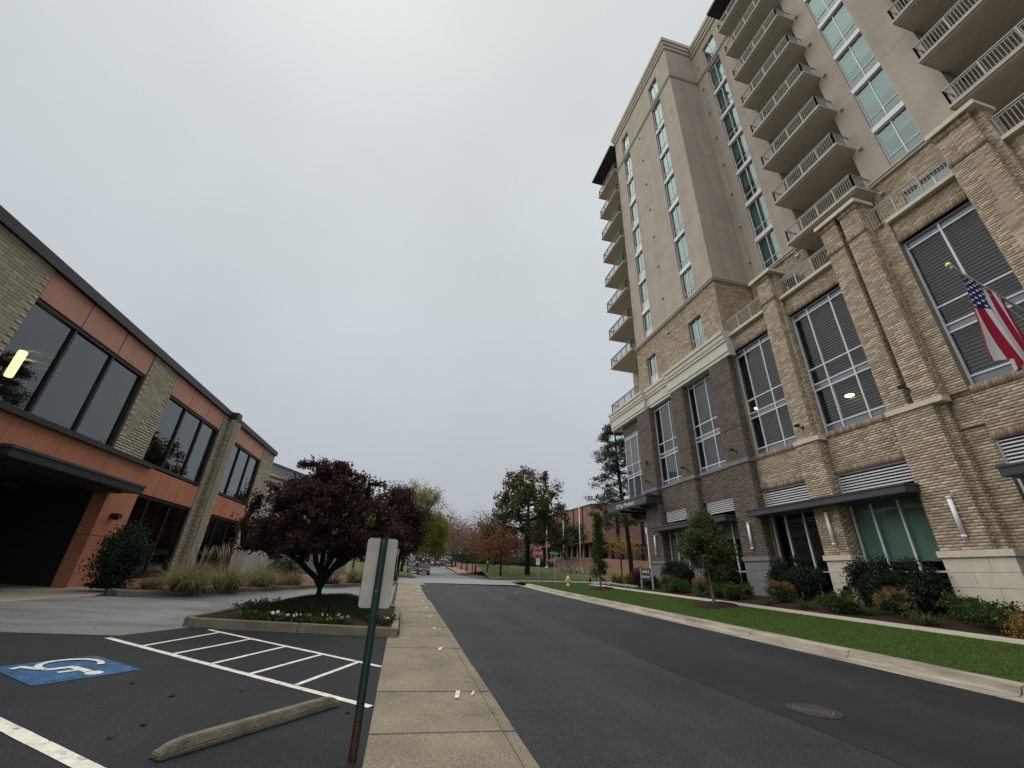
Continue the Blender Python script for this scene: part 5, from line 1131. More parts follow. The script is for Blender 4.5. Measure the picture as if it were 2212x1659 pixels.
mb = MB(); mb.prism([(35.8, 125), (38.8, 86.95), (40.95, 84.9), (78, 84.9), (78, 125)], zt, zt+.25); mb.build('parapet', blackmetal, RB_)
mb = MB(); mb.prism([(38.8, 124), (41.8, 89), (43, 87.9), (77, 87.9), (77, 124)], zf_, zo-.1); mb.build('ground_floor_glass', mat('lobby_glass', (.012, .013, .015), .12, .5), RB_)
for i, x in enumerate((42.8, 44.1, 46.3, 48.4, 51.2, 53.3, 56, 58.5)): mb = MB(); mb.box(x, x+.55, 87.2, 87.9, zf_-.5, zo-.1); mb.build('column', redbrick, RB_)
for i in range(12): f = i/11; mb = MB(); mb.obox((41.4-3.2*f, 90+33*f, (zf_+zo)/2-.2), (.25, .3, (zo-zf_)/2+.1), ((1, 0, 0), (0, 1, 0), (0, 0, 1))); mb.build('column', concrete_apron, RB_)
mb = MB(); mb.box(38, 80, 84.6, 86, 3.4, zf_+.05); mb.build('plinth', redbrick, RB_)
o_ = sheet('straw_bank', fr(24, 84, 24), fr(75.5, 85.5, 12), lambda x, y: zhill(x, y)-.06+(5.66-zhill(x, y))*sm(75.5, 83.5, y)*sm(25, 31, x)+.07*sm(25, 27, x), straw)
# woods closing the view beyond everything
P_ = np.stack([RNG.uniform(-110, 130, 60000), RNG.uniform(205, 250, 60000), np.zeros(60000)], 1); tz = 13+8*np.abs(np.sin(P_[:, 0]*.21)+.6*np.sin(P_[:, 0]*.53+1))*.8
P_[:, 2] = 4.0+tz*RNG.random(60000)**.7*(1+.25*RNG.normal(size=60000)*.3)
V, Fc = leaf_geo(P_, 1.3, .45); o_ = link('distant_wood', npmesh('distant_wood', V, Fc, leafmat('leaf_distant', (.09, .06, .048), (.125, .085, .068), (.16, .105, .08), .3))); props(o_, 'brown autumn wood closing the view at the end of the road', 'wood', kind='stuff')
# three flagpoles
for i, (x, y, h_, lab) in enumerate(((24.7, 75, 9.6, 'left flagpole of three, its top lost in the oak leaves'), (27.9, 75, 10.4, 'middle flagpole of three on the far lawn'), (31.1, 75, 11.2, 'right flagpole of three in front of the red brick building'))):
    z = 3.2; t = thing('flagpole', lab, 'flagpole', (x, y, z), 'three flagpoles on the far lawn'); MB().tube([(x, y, z), (x, y, z+h_)], [.11, .05], 10).build('pole', signwhite, t, smooth=True); MB().lathe([(.02, 0), (.09, .05), (.1, .1), (.05, .17)], (x, y, z+h_), 8).build('finial', galv, t, smooth=True); MB().lathe([(.3, 0), (.3, .12), (.14, .2)], (x, y, z), 12).build('base', signwhite, t)
# pale hall with a standing-seam metal roof behind the office
HL = thing('metal_roof_hall', 'pale building with a dark ribbed metal roof behind the low office', 'building', (-12, 46, 1))
A_ = Vector((-20.5, 28.0)); d = Vector((math.sin(R(22)), math.cos(R(22)))); nn = Vector((-d.y, d.x)); Lh = 36
def hp(s_, k, z): p = A_+d*s_+nn*k; return (p.x, p.y, z)
def hbox(s0, s1, k0, k1, z0, z1): mb = MB(); c = A_+d*(s0+s1)/2+nn*(k0+k1)/2; mb.obox((c.x, c.y, (z0+z1)/2), ((s1-s0)/2, abs(k1-k0)/2, (z1-z0)/2), ((*d, 0), (*nn, 0), (0, 0, 1))); return mb
pale = mat('pale_wall', (.50, .48, .44), .85, .2, noise=.15, nscale=1)
hbox(0, Lh, 0, 14, .6, 9.6).build('wall', pale, HL)
for z, p in ((9.6, .35), (9.1, .2), (7.8, .1)): hbox(-.2, Lh+p, -p, .4, z, z+.22).build('cornice_band', pale, HL)
mb = MB(); mb.add([hp(-.3, -.3, 9.9), hp(Lh, -.3, 9.9), hp(Lh-1, 2.2, 11.3), hp(-.3, 2.2, 11.3), hp(-.3, 2.2, 9.9), hp(Lh, 2.2, 9.9)], [(0, 1, 2, 3), (0, 3, 4), (1, 5, 2), (3, 2, 5, 4)]); rf = mb.build('roof', mat('roof_metal', (.10, .105, .115), .5, .4), HL)
for i in range(72):
    s_ = i*.5; mb = MB(); a, b = Vector(hp(s_, -.3, 9.9)), Vector(hp(s_*(Lh-1)/Lh, 2.2, 11.3)); mb.tube([a+Vector((0, 0, .03)), b+Vector((0, 0, .03))], .03, 4); mb.build('seam', mat('roof_seam', (.07, .072, .08), .5, .4), rf)
hbox(-.3, Lh-1, 2.1, 2.4, 11.25, 11.6).build('ridge', MATS['roof_seam'], HL)
for i in range(6): hbox(6+i*5, 7.6+i*5, -.06, .02, 2.2, 5.2).build('window', MATS['lobby_glass'], HL)

# ------------------------------------------------------------------ parked vehicles
def make_suv(name, label, base, body_c, group='vehicles parked beyond the crossing'):
    x, y, z = base; t = thing(name, label, 'vehicle', base, group); bc = mat('paint_'+name+str(round(x, 1)), body_c, .45, .25); blk = blackmetal
    def ext(prof, x0, x1, m_, nm, par=t, taper=0):
        n = len(prof); mb = MB(); mb.add([(x+x0+(taper if q[1] > 1.2 else 0), y+q[0], z+q[1]) for q in prof]+[(x+x1-(taper if q[1] > 1.2 else 0), y+q[0], z+q[1]) for q in prof], [tuple(range(n)), tuple(range(2*n-1, n-1, -1))]+[(i, i+n, (i+1) % n+n, (i+1) % n) for i in range(n)]); return mb.build(nm, m_, par, bevel=.03)
    ext([(.12, .55), (.05, .8), (.15, .98), (1.3, 1.1), (4.55, 1.12), (4.62, .55)], -.9, .9, bc, 'body')
    ext([(1.25, 1.08), (1.85, 1.68), (2.2, 1.74), (4.2, 1.74), (4.5, 1.1)], -.82, .82, bc, 'cabin', taper=.1)
    mb = MB(); mb.add([(x-.74, y+1.30, z+1.14), (x+.74, y+1.30, z+1.14), (x+.66, y+1.79, z+1.62), (x-.66, y+1.79, z+1.62)], [(0, 1, 2, 3)]); mb.build('windscreen', mat('car_glass', (.012, .014, .014), .3, .25), t)
    for s_ in (-1, 1):
        mb = MB(); mb.add([(x+s_*.835, y+1.5, z+1.15), (x+s_*.835, y+4.2, z+1.15), (x+s_*.745, y+4.1, z+1.62), (x+s_*.745, y+1.9, z+1.62)], [(0, 1, 2, 3)]); mb.build('side_window', MATS['car_glass'], t)
        mb = MB(); mb.box(x+s_*.66-.14, x+s_*.66+.14, y+.02, y+.12, z+.74, z+.92); mb.build('headlight', mat('headlight', (.75, .75, .72), .2, .6), t, bevel=.02)
        mb = MB(); mb.box(x+s_*1.0-.09, x+s_*1.0+.09, y+1.5, y+1.6, z+1.1, z+1.28); mb.build('mirror', blk, t, bevel=.02)
        for yy in (.85, 3.65):
            w = MB(); w.tube([(x+s_*.66, y+yy, z+.36), (x+s_*.93, y+yy, z+.36)], .36, 16); wh = w.build('wheel', blk, t); MB().tube([(x+s_*.92, y+yy, z+.36), (x+s_*.945, y+yy, z+.36)], .21, 12).build('rim', galv, wh)
    mb = MB(); mb.box(x-.48, x+.48, y-.0, y+.1, z+.72, z+.93); mb.build('grille', mat('chrome', (.75, .75, .76), .25, .5, metal=.6), t, bevel=.02); MB().box(x-.36, x+.36, y-.012, y+.0, z+.77, z+.88).build('grille_opening', blk, t)
    mb = MB(); mb.box(x-.9, x+.9, y-.06, y+.3, z+.36, z+.68); mb.build('bumper', mat('bumper_gray', (.17, .155, .145), .6, .3), t, bevel=.04); MB().box(x-.62, x+.62, y-.075, y-.05, z+.38, z+.46).build('air_dam', blk, t); MB().box(x-.2, x+.2, y-.075, y-.06, z+.52, z+.62).build('number_plate', signwhite, t)
    return t
make_suv('parked_car', 'dark red sport utility car with a chrome grille facing the crossing', (3.4, 70.2, zr(70.2)-.04), (.09, .010, .012))
make_suv('parked_car', 'dark car parked behind the red one, mostly hidden at its left', (1.9, 77.5, zr(77.5)-.04), (.012, .016, .016))

# ------------------------------------------------------------------ road paint, wheel stop, manhole
def zl(x, y): return zlot(x, y)
def stripe(name, a, b, w, label, group, lift=.006, m_=paint, zf=zl, kind=True):
    a, b = Vector(a), Vector(b); d = (b-a).normalized(); n = Vector((-d.y, d.x))*w/2; L_ = (b-a).length; k = max(2, int(L_/.25)); mb = MB(); pa = []; pb = []
    for i in range(k+1):
        p = a+d*L_*i/k; j1, j2 = random.uniform(-.006, .006), random.uniform(-.006, .006); q = p+n*(1+j1*8/w*.1); r = p-n*(1+j2*8/w*.1); pa.append((q.x, q.y, zf(q.x, q.y)+lift)); pb.append((r.x, r.y, zf(r.x, r.y)+lift))
    mb.add(pa+pb, [(i, i+k+1, i+k+2, i+1) for i in range(k)]); c = (a+b)/2
    return one(name, m_, label, 'road marking', mb, (c.x, c.y, zf(c.x, c.y)), group)
GP = 'painted parking lines'
stripe('painted_line', (-4.82, 9.81), (-.13, 6.15), .10, 'long white line between the wheelchair bay and the hatched strip', GP)
stripe('painted_line', (-3.70, 11.05), (-.10, 8.15), .09, 'long white line of the hatched strip nearest the planted island', GP)
for i, (p, q) in enumerate((((-4.0, 9.17), (-3.38, 10.79)), ((-3.31, 8.64), (-2.62, 10.18)), ((-2.55, 8.04), (-1.85, 9.56)), ((-1.86, 7.5), (-1.12, 8.97)), ((-1.16, 6.96), (-.47, 8.45)))):
    a, b = Vector(p), Vector(q); d_ = (b-a).normalized(); stripe('painted_line', a+d_*.05, b-d_*.05, .075, ['first', 'second', 'third', 'fourth', 'fifth'][i]+' short white bar of the hatched strip, counted from the entrance side', GP, .0075)
stripe('painted_line', (-7.2, 8.55), (-1.0, 3.85), .13, 'thick white line in the near left corner of the parking lot', GP)
stripe('stop_line', (2.0, 53.4), (6.3, 56.5), .5, 'white stop line in front of the red car', None, .006, paint, lambda x, y: zx(x, y)-.04)
# wheelchair bay square
e1 = Vector((.78, -.626)).normalized(); e2 = Vector((-.626, -.78)); c0 = Vector((-4.05, 7.62))
bm_ = thing('wheelchair_marking', 'blue square with a white wheelchair symbol painted on the parking bay', 'road marking', (c0.x, c0.y, zl(*c0)))
def L2(u, v): p = c0+e1*u+e2*v; return p
mb = MB(); mb.quad(*[(p.x, p.y, zl(p.x, p.y)+.006) for p in (L2(-.62, -.54), L2(.62, -.54), L2(.62, .54), L2(-.62, .54))]); mb.build('blue_square', blue, bm_)
ic = MB()
def ip(ix, iy, lift=.010): p = c0+e1*(iy-.52)*1.05+e2*(ix-.5)*1.0; return (p.x, p.y, zl(p.x, p.y)+lift)
LIFT = [.010]
def stroke(pts, w):
    LIFT[0] += .0006
    for (a, b) in zip(pts[:-1], pts[1:]):
        LIFT[0] += .0004; a, b = Vector(a), Vector(b); d_ = (b-a).normalized(); n = Vector((-d_.y, d_.x))*w/2; ic.quad(*[ip(q.x, q.y, LIFT[0]) for q in (a-n, b-n, b+n, a+n)])
ic.quad(*[ip(.40+.095*math.cos(a), .93+.095*math.sin(a)) for a in [i*math.pi/7 for i in range(14)]])
stroke([(.41, .82), (.44, .46)], .10); stroke([(.43, .68), (.66, .67)], .075); stroke([(.42, .47), (.70, .45)], .095); stroke([(.69, .47), (.82, .12)], .085); stroke([(.79, .12), (.93, .18)], .07)
stroke([(.41+.31*math.cos(a), .34+.31*math.sin(a)) for a in [math.radians(q) for q in range(140, 381, 20)]], .075)
ic.build('wheelchair_symbol', paint, bm_)
# wheel stop
a, b = Vector((-1.72, 4.80)), Vector((-.53, 6.22)); d_ = (b-a).normalized(); n_ = Vector((-d_.y, d_.x)); mb = MB(); rows = []
for t, s_ in ((0, .45), (.05, .85), (.12, 1), (.5, 1), (.9, 1), (.96, .85), (1, .45)):
    p = a.lerp(b, t); rows.append([(p.x+n_.x*k, p.y+n_.y*k, zl(p.x, p.y)+h_*s_) for k, h_ in ((-.08, 0), (-.08, .04), (-.05, .105), (.05, .105), (.08, .04), (.08, 0))])
vs_ = [q for r in rows for q in r]; m_ = 6; mb.add(vs_, [tuple(range(5, -1, -1)), tuple(range(len(vs_)-6, len(vs_)))]+[(j*m_+i, j*m_+(i+1) % m_, (j+1)*m_+(i+1) % m_, (j+1)*m_+i) for j in range(6) for i in range(6)])
one('wheel_stop', mat('stop_concrete', (.155, .14, .105), .9, .15, noise=.4, nscale=4, bump=.6, bscale=60, speck=.3, sscale=80), 'weathered concrete wheel stop lying in the wheelchair bay', 'wheel stop', mb, (-1.12, 5.5, zl(-1.12, 5.5)), bevel=.012)
mh = thing('manhole_cover', 'round iron manhole cover in the dark resurfaced lane', 'manhole cover', (5.72, 5.75, zr(5.75)-.04)); z = zr(5.75)-.034
iron = mat('cast_iron', (.04, .039, .037), .5, .4, noise=.4, nscale=6)
def disc(r0, r1, z0, n=28):
    mb = MB()
    for k in range(n):
        a, b = 2*math.pi*k/n, 2*math.pi*(k+1)/n; P4 = [(5.72+r*math.cos(t), 5.75+r*math.sin(t)) for r, t in ((r0, a), (r1, a), (r1, b), (r0, b))]; mb.quad(*[(x, y, zr(y)-.04+z0) for x, y in P4])
    return mb
disc(.27, .33, .010).build('frame', iron, mh); disc(0.001, .262, .008).build('lid', iron, mh)
for r in (.08, .15, .22): disc(r, r+.025, .0125).build('rib', mat('worn_iron', (.085, .082, .076), .5, .4, noise=.3, nscale=5), mh)
# survey marks on the sidewalk
for i, (x, y, l_, w_) in enumerate(((.94, 6.57, .34, .055), (1.15, 6.61, .2, .025), (.96, 9.62, .32, .06), (1.04, 12.41, .28, .05), (1.06, 14.83, .25, .06), (1.1, 17.38, .3, .06), (1.1, 20.15, .3, .07), (1.15, 26.6, .4, .12))):
    stripe('survey_mark', (x-.03, y-l_/2), (x+.03, y+l_/2), w_, ['nearest survey dash', 'thin survey dash beside the nearest one', 'second survey dash', 'third survey dash', 'fourth survey dash', 'fifth survey dash', 'sixth survey dash', 'farthest survey dash'][i]+' painted pale on the sidewalk slabs', 'pale survey marks on the sidewalk', .012, paint_worn, lambda x, y: zr(y))
for i, (x, y) in enumerate(((3.9, 33.0), (6.9, 31.5), (7.3, 28.8))):
    stripe('lane_mark', (x, y), (x+.35, y+.12), .09, ['pale scrap of lane paint in the middle of the street near the crossing', 'pale scrap of lane paint right of the middle near the crossing', 'nearer pale scrap of lane paint on the right lane'][i], 'scraps of lane paint near the crossing', .006, paint_worn, lambda x, y: zr(y)-.04)
lv_ = [(-2.34, 6.5), (-2.18, 5.58), (-2.27, 5.26), (-5.46, 10.59), (-1.69, 6.72), (-1.6, 5.3), (-.36, 5.95), (-3.0, 7.0), (-.9, 9.6), (-2.4, 8.9), (1.5, 17.5), (1.5, 19.2), (1.5, 12.3), (1.47, 10.6), (1.52, 9.0), (1.5, 7.9)]
lfm = mat('dead_leaf', (.05, .025, .018), .9, .1)
for i, (x, y) in enumerate(lv_):
    mb = MB(); s_ = random.uniform(.03, .06); z = (zl(x, y) if x < 0 else zr(y)-.04)+.008; a = random.uniform(0, 6.28)
    pts_ = [(s_*q*math.cos(a+t), s_*q*math.sin(a+t), h_) for t, q, h_ in ((0, 1, .014), (1, .5, .002), (2, .8, .012), (3.1, .45, .0), (4.1, .85, .016), (5.3, .5, .003))]
    mb.add([(x+p[0], y+p[1], z+p[2]) for p in pts_]+[(x, y, z+.004)], [(k, (k+1) % 6, 6) for k in range(6)]); one('fallen_leaf', lfm, 'dry brown leaf lying on the asphalt', 'leaf', mb, (x, y, z), 'fallen leaves on the asphalt')

# ------------------------------------------------------------------ sign on the green post (seen from behind)
sg = thing('parking_sign', 'back of a parking sign on a leaning green steel post beside the sidewalk', 'sign', (-.185, 4.63, zl(-.18, 4.63)))
zb0, zt0 = zl(-.18, 4.63)-.05, 1.905; xb, xt = -.178, -.208
def post_seg(z0, z1, nm, m_):
    mb = MB(); f0, f1 = (z0-zb0)/(zt0-zb0), (z1-zb0)/(zt0-zb0); xa, xc = xb+(xt-xb)*f0, xb+(xt-xb)*f1; pr = [(-.040, .0), (-.026, .0), (-.018, -.028), (.018, -.028), (.026, .0), (.040, .0), (.040, .006), (.022, .006), (.014, -.020), (-.014, -.020), (-.022, .006), (-.040, .006)]; n = len(pr)
    mb.add([(xa+p[0]*.9, 4.63+p[1], z0) for p in pr]+[(xc+p[0]*.9, 4.63+p[1], z1) for p in pr], [tuple(range(n-1, -1, -1)), tuple(range(n, 2*n))]+[(i, (i+1) % n, n+(i+1) % n, n+i) for i in range(n)]); return mb.build(nm, m_, sg)
post_seg(zb0, .42, 'rusty_foot', rust)['label'] = 'rusty brown foot of the post'
post_seg(.42, zt0, 'post', postgreen)
mb = MB(); zz = .2
while zz < 1.88:
    x = xb+(xt-xb)*(zz-zb0)/(zt0-zb0); mb.obox((x, 4.6015, zz), (.0045, .0006, .0045), ((1, 0, 0), (0, 1, 0), (0, 0, 1))); zz += .0254
o_ = mb.build('post_holes', mat('pale_hole', (.09, .12, .11), .8), sg); o_['kind'] = 'stuff'  # small pale dots stand in for the punched holes
mb = MB(); w_, r_ = .147, .03; cxp, z0, z1 = -.205, 1.275, 1.90; out = []
for cx_, cz_, a0 in ((w_-r_, z1-r_, 0), (-w_+r_, z1-r_, 90), (-w_+r_, z0+r_, 180), (w_-r_, z0+r_, 270)):
    for k in range(6): a = math.radians(a0+k*18); out.append((cxp+cx_+r_*math.cos(a)-(cz_-1.275)*.02, cz_+r_*math.sin(a)))
n = len(out); mb.add([(p[0], 4.640, p[1]) for p in out]+[(p[0], 4.643, p[1]) for p in out], [tuple(range(n)), tuple(range(2*n-1, n-1, -1))]+[(i, i+n, (i+1) % n+n, (i+1) % n) for i in range(n)]); mb.build('sign_plate', signback, sg)
for zz in (1.42, 1.87): mb = MB(); mb.tube([(xt, 4.594, zz), (xt, 4.603, zz)], .007, 8); mb.build('bolt', galv, sg)
mb = MB(); n = 14; mb.add([(-.19+.1*math.cos(2*math.pi*k/n)*random.uniform(.7, 1.2), 4.62+.09*math.sin(2*math.pi*k/n)*random.uniform(.7, 1.1), zl(-.19, 4.6)+.006) for k in range(n)]+[(-.19, 4.63, zl(-.19, 4.63)+.03)], [(k, (k+1) % n, n) for k in range(n)]); mb.build('tar_patch', mat('tar', (.02, .018, .016), .9), sg)
t2 = thing('sign_post', 'second dark sign post behind the planted island, mostly hidden by the sign plate', 'sign post', (-1.3, 17.3, zlot(-1.3, 17.3))); MB().box(-1.335, -1.265, 17.3, 17.34, zlot(-1.3, 17.3), 2.62).build('post', postgreen, t2); MB().box(-1.45, -1.15, 17.345, 17.35, 2.0, 2.6).build('sign_plate', signback, t2)

# ------------------------------------------------------------------ stop sign, street name sign, hydrants, lobby sign
V_ = Vector((-.28, -.96, 0)).normalized(); Rt = Vector((-V_.y, V_.x, 0)); Rt = Vector((.96, -.28, 0)).normalized()
def plate(parent, c, hw, hh, m_, nm, oct_=False, off_=0, th=.004):
    c = Vector(c)+V_*off_; pts_ = [(math.cos(math.radians(22.5+45*k))*hw/math.cos(math.radians(22.5)), math.sin(math.radians(22.5+45*k))*hw/math.cos(math.radians(22.5))) for k in range(8)] if oct_ else [(-hw, -hh), (hw, -hh), (hw, hh), (-hw, hh)]; n = len(pts_); mb = MB()
    f = [c+Rt*p[0]+Vector((0, 0, p[1]))+V_*th for p in pts_]; b = [c+Rt*p[0]+Vector((0, 0, p[1])) for p in pts_]; mb.add([tuple(q) for q in f+b], [tuple(range(n)), tuple(range(2*n-1, n-1, -1))]+[(i, i+n, (i+1) % n+n, (i+1) % n) for i in range(n)]); return mb.build(nm, m_, parent)
sx_, sy_ = 12.95, 41.8; szb = zx(sx_, sy_)+.1
st = thing('stop_sign', 'red octagonal stop sign with a small white plate below at the corner', 'sign', (sx_, sy_, szb))
MB().tube([(sx_, sy_, szb), (sx_-.10, sy_, 4.15)], .035, 6).build('post', galv, st)
c = Vector((sx_-.085, sy_, 3.76))+V_*.04; p1 = plate(st, c, .46, .46, signwhite, 'sign_plate', True); plate(st, c, .435, .435, stopred, 'red_face', True, .005)
text('STOP', .38, face_mat(c+V_*.013, Rt, (0, 0, 1)), signwhite, 'lettering', st, .002, narrow=.86)
c2 = Vector((sx_-.07, sy_, 3.02))+V_*.04; plate(st, c2, .19, .27, signwhite, 'small_plate')
mb = MB(); n = 16
for k in range(n):
    a, b = 2*math.pi*k/n, 2*math.pi*(k+1)/n; mb.quad(*[tuple(c2+V_*.008+Rt*r*math.cos(t)+Vector((0, 0, .11+r*math.sin(t)))) for r, t in ((.085, a), (.115, a), (.115, b), (.085, b))])
mb.build('ring', stopred, st); text('P', .17, face_mat(c2+V_*.009+Vector((0, 0, .11)), Rt, (0, 0, 1)), signblack, 'letter', st, .001)
for s_ in (-1, 1):
    mb = MB(); q = c2+V_*.008+Vector((0, 0, -.13)); mb.quad(*[tuple(q+Rt*(s_*u)+Vector((0, 0, v))) for u, v in ((.02, -.015), (.09, -.015), (.09, .015), (.02, .015))]); mb.add([tuple(q+Rt*(s_*u)+Vector((0, 0, v))) for u, v in ((.09, -.05), (.15, 0), (.09, .05))], [(0, 1, 2)]); mb.build('arrow', stopred, st)
nx_, ny_ = 15.2, 43.3; nzb = zx(nx_, ny_)+.1
ns = thing('street_name_sign', 'green street name signs on a thin gray post right of the stop sign', 'sign', (nx_, ny_, nzb)); MB().tube([(nx_, ny_, nzb), (nx_-.12, ny_, 4.15)], .03, 6).build('post', galv, ns)
c = Vector((nx_-.13, ny_, 3.95))+V_*.03; plate(ns, c, .47, .125, signgreen, 'name_plate'); text('E Morehead St', .17, face_mat(c+V_*.007, Rt, (0, 0, 1)), signwhite, 'lettering', ns, .001, narrow=.8)
c = Vector((nx_-.13, ny_, 4.23)); mb = MB(); dd = Vector((.35, .94, 0)).normalized(); mb.obox(c, (.42, .004, .13), (dd, Vector((-dd.y, dd.x, 0)), (0, 0, 1))); mb.build('cross_plate', signgreen, ns)
def hydrant(x, y, z, m_, lab, s_=1.0, low=None):
    t = thing('fire_hydrant', lab, 'hydrant', (x, y, z), 'fire hydrants at the crossing')
    MB().lathe([(.14*s_, 0), (.14*s_, .05*s_), (.10*s_, .07*s_), (.10*s_, .45*s_), (.125*s_, .47*s_), (.125*s_, .51*s_)], (x, y, z), 12).build('barrel', m_, t, smooth=True)
    MB().lathe([(.12*s_, .51*s_), (.115*s_, .58*s_), (.08*s_, .65*s_), (.03*s_, .68*s_), (.03*s_, .74*s_)], (x, y, z), 12).build('bonnet', low or m_, t, smooth=True)
    for d_ in ((-1, 0), (1, 0), (0, -1)): MB().tube([(x, y, z+.38*s_), (x+d_[0]*.2*s_, y+d_[1]*.2*s_, z+.38*s_)], [.055*s_, .06*s_], 8).build('nozzle', m_, t)
    MB().lathe([(.15*s_, -.02), (.15*s_, .035*s_)], (x, y, z), 12).build('flange', blackmetal, t)
hydrant(12.7, 33.2, zlawn(12.7, 33.2)-.02, hyd_c, 'cream and orange fire hydrant on the near lawn corner', 1.05, mat('hydrant_cap', (.85, .75, .55), .6, .3))
hydrant(15.6, 64.2, zx(15.6, 64.2)+.2, hyd_y, 'yellow fire hydrant on the far side of the crossing near the oak')
lx, ly = 16.25, 27.6
lb = thing('lobby_sign', 'small dark sign reading Lobby and Entrance between two pale posts by the walk', 'sign', (lx, ly, zbed(lx, ly))); zl0 = zbed(lx, ly)
for yy in (26.95, 28.35): MB().box(lx-.045, lx+.045, yy-.045, yy+.045, zl0-.1, zl0+1.32).build('post', galv, lb)
MB().box(lx-.02, lx+.02, 27.0, 28.3, zl0+.5, zl0+1.26).build('panel', signblack, lb)
M_ = lambda dy, dz: face_mat((lx-.026, 27.72+dy, zl0+dz), (0, -1, 0), (0, 0, 1))
text('Lobby &', .27, M_(.0, 1.07), signwhite, 'lettering', lb, .002); text('Entrance', .27, M_(.0, .76), signwhite, 'lettering', lb, .002); text('>', .25, M_(-.57, .9), signwhite, 'arrow', lb, .002)
# posts, lamps and plates in the distance
def simple_lamp(x, y, z, h_, arm, lab):
    t = thing('street_lamp', lab, 'street lamp', (x, y, z), 'street lamps in the distance'); MB().tube([(x, y, z), (x, y, z+h_)], [.09, .06], 8).build('pole', blackmetal, t)
    if arm: MB().tube([(x, y, z+h_-.3), (x+arm*.4, y, z+h_+.25), (x+arm, y, z+h_+.35)], .05, 6).build('arm', galv, t); MB().box(x+arm-.5 if arm < 0 else x+arm, x+arm if arm < 0 else x+arm+.5, y-.13, y+.13, z+h_+.27, z+h_+.4).build('lamp_head', galv, t, bevel=.03)
    else: MB().box(x-.2, x+.2, y-.2, y+.2, z+h_, z+h_+.22).build('lamp_head', blackmetal, t, bevel=.03)
simple_lamp(13.6, 88, zx(13.6, 88), 8.3, -1.7, 'street lamp with a curved pale arm over the far road'); simple_lamp(-3.15, 50.5, 1.05, 9.2, 0, 'slim dark lamp post rising behind the purple maples')
t = thing('sign_post', 'gray back of a sign on a post on the far left corner', 'sign', (1.15, 56, zr(56)+.04)); MB().tube([(1.15, 56, zr(56)), (1.15, 56, 3.4)], .035, 6).build('post', galv, t); mb = MB(); mb.add([(1.15+.38*math.cos(a), 55.95, 3.15+.38*math.sin(a)) for a in [math.radians(22.5+45*k) for k in range(8)]], [tuple(range(8))]); mb.add([(1.15+.38*math.cos(a), 55.94, 3.15+.38*math.sin(a)) for a in [math.radians(22.5+45*k) for k in range(8)]], [tuple(range(7, -1, -1))]); mb.build('sign_plate', galv, t); MB().box(.75, 1.6, 56.05, 56.08, 2.32, 2.72).build('lower_plate', galv, t)
t = thing('path_light', 'dark post with a pale square top beside the far road', 'post light', (10.6, 63, zx(10.6, 63))); MB().box(12.0, 12.16, 64, 64.16, zx(12, 64), 3.2).build('post', blackmetal, t); MB().box(11.95, 12.21, 63.95, 64.21, 3.2, 3.55).build('lamp_head', signwhite, t)
t = thing('sign_post', 'thin sign post at the end of the left sidewalk', 'sign post', (-.3, 34.6, zr(34.6))); MB().tube([(-.3, 34.6, zr(34.6)), (-.42, 34.6, 3.2)], .03, 6).build('post', galv, t); MB().box(-.5, -.34, 34.62, 34.63, 2.7, 3.15).build('sign_plate', galv, t)

# ------------------------------------------------------------------ flag on a slanting pole
FY = 6.1; tip, wall_ = Vector((14.42, FY, 10.26)), Vector((18.0, FY, 8.52))
fp = thing('flag', 'American flag hanging from a slanting pole on the near brick pier', 'flag', (18.0, FY, 8.52))
MB().tube([wall_, tip], [.045, .03], 10).build('pole', mat('pole_silver', (.42, .39, .34), .35, .5, metal=.4), fp, smooth=True)
mb = MB(); mb.tube([wall_+Vector((.0, 0, 0)), wall_+Vector((-.35, 0, .17))], .07, 10); mb.build('bracket', blackmetal, fp)
MB().lathe([(.0, -.08), (.055, -.06), (.075, 0), (.055, .06), (.0, .08)], tip+Vector((-.10, 0, .09)), 12).build('ball', mat('gold_ball', (.75, .6, .3), .3, .5, metal=.5), fp, smooth=True)
mb = MB(); mb.tube([tip+Vector((-.02, 0, .02)), tip+Vector((.22, 0, -.1))], .05, 10); mb.build('truck', galv, fp)
pd = (wall_-tip).normalized()
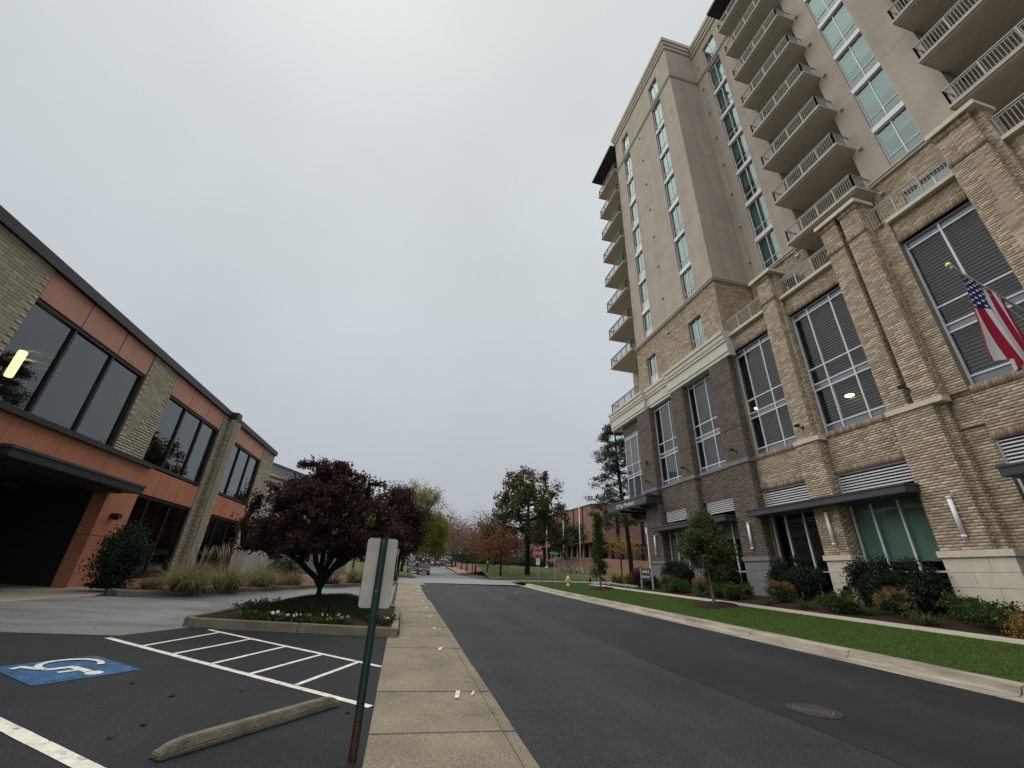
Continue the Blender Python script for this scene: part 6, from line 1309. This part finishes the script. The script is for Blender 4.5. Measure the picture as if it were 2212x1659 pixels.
def flagp(u, v):
    """u along the hoist from the tip, v down the fly"""
    c = tip+pd*(.18+1.58*u); ln = 2.9
    q = c+Vector((0, 0, -1))*v*ln*(1-.10*u)+Vector((-.38*v*(1-.75*u)+.10*v*v, 0, 0))
    q += Vector((.05*math.sin(u*13+v*2.2)*v, .17*math.sin(u*15.5-.8+v*1.6)*(.15+v), .04*math.sin(u*12)*v)); q.x += .16*math.sin(u*6.28)*v*v; return q
NU, NV = 13*6, 40; fm = bpy.data.meshes.new('cloth'); vs_ = [tuple(flagp(i/NU, j/NV)-off(fp)) for j in range(NV+1) for i in range(NU+1)]; fs_ = []; mi = []
for j in range(NV):
    for i in range(NU):
        fs_.append((j*(NU+1)+i, j*(NU+1)+i+1, (j+1)*(NU+1)+i+1, (j+1)*(NU+1)+i)); k = i//6; mi.append(2 if (i < 42 and j < 16) else (0 if k % 2 == 0 else 1))
fm.from_pydata(vs_, [], fs_)
for m_ in (mat('flag_red', (.30, .012, .03), .8, .2, trans=.2), mat('flag_white', (.62, .61, .62), .8, .2, trans=.2), mat('flag_blue', (.012, .018, .085), .8, .2, trans=.2)): fm.materials.append(m_)
fm.polygons.foreach_set('material_index', mi); fm.polygons.foreach_set('use_smooth', [True]*len(fs_)); fm.update(); link('cloth', fm, fp)
mb = MB()
for r in range(9):
    for c_ in range(6 if r % 2 == 0 else 5):
        u = (.5+r)/9.3*7/13+.004; v = ((c_+.5) if r % 2 == 0 else (c_+1))/6*.4; P0 = flagp(u, v); U = (flagp(u+.01, v)-P0).normalized(); W = (flagp(u, v+.01)-P0).normalized(); Nn = U.cross(W).normalized()
        for s_ in (1, -1):
            base = len(mb.v); mb.add([tuple(P0+Nn*.006*s_+(U*math.cos(a)+W*math.sin(a))*(.052 if k % 2 == 0 else .021)) for k, a in enumerate([math.pi*q/5-math.pi/2 for q in range(10)])]+[tuple(P0+Nn*.007*s_)], [(k, (k+1) % 10, 10) for k in range(10)])
o_ = mb.build('stars', signwhite, fp)
MB().tube([tip+pd*.25+Vector((0, 0, -.05)), wall_+Vector((-.9, 0, -.2)), wall_+Vector((-.6, 0, -1.6))], .006, 4).build('halyard', signwhite, fp)
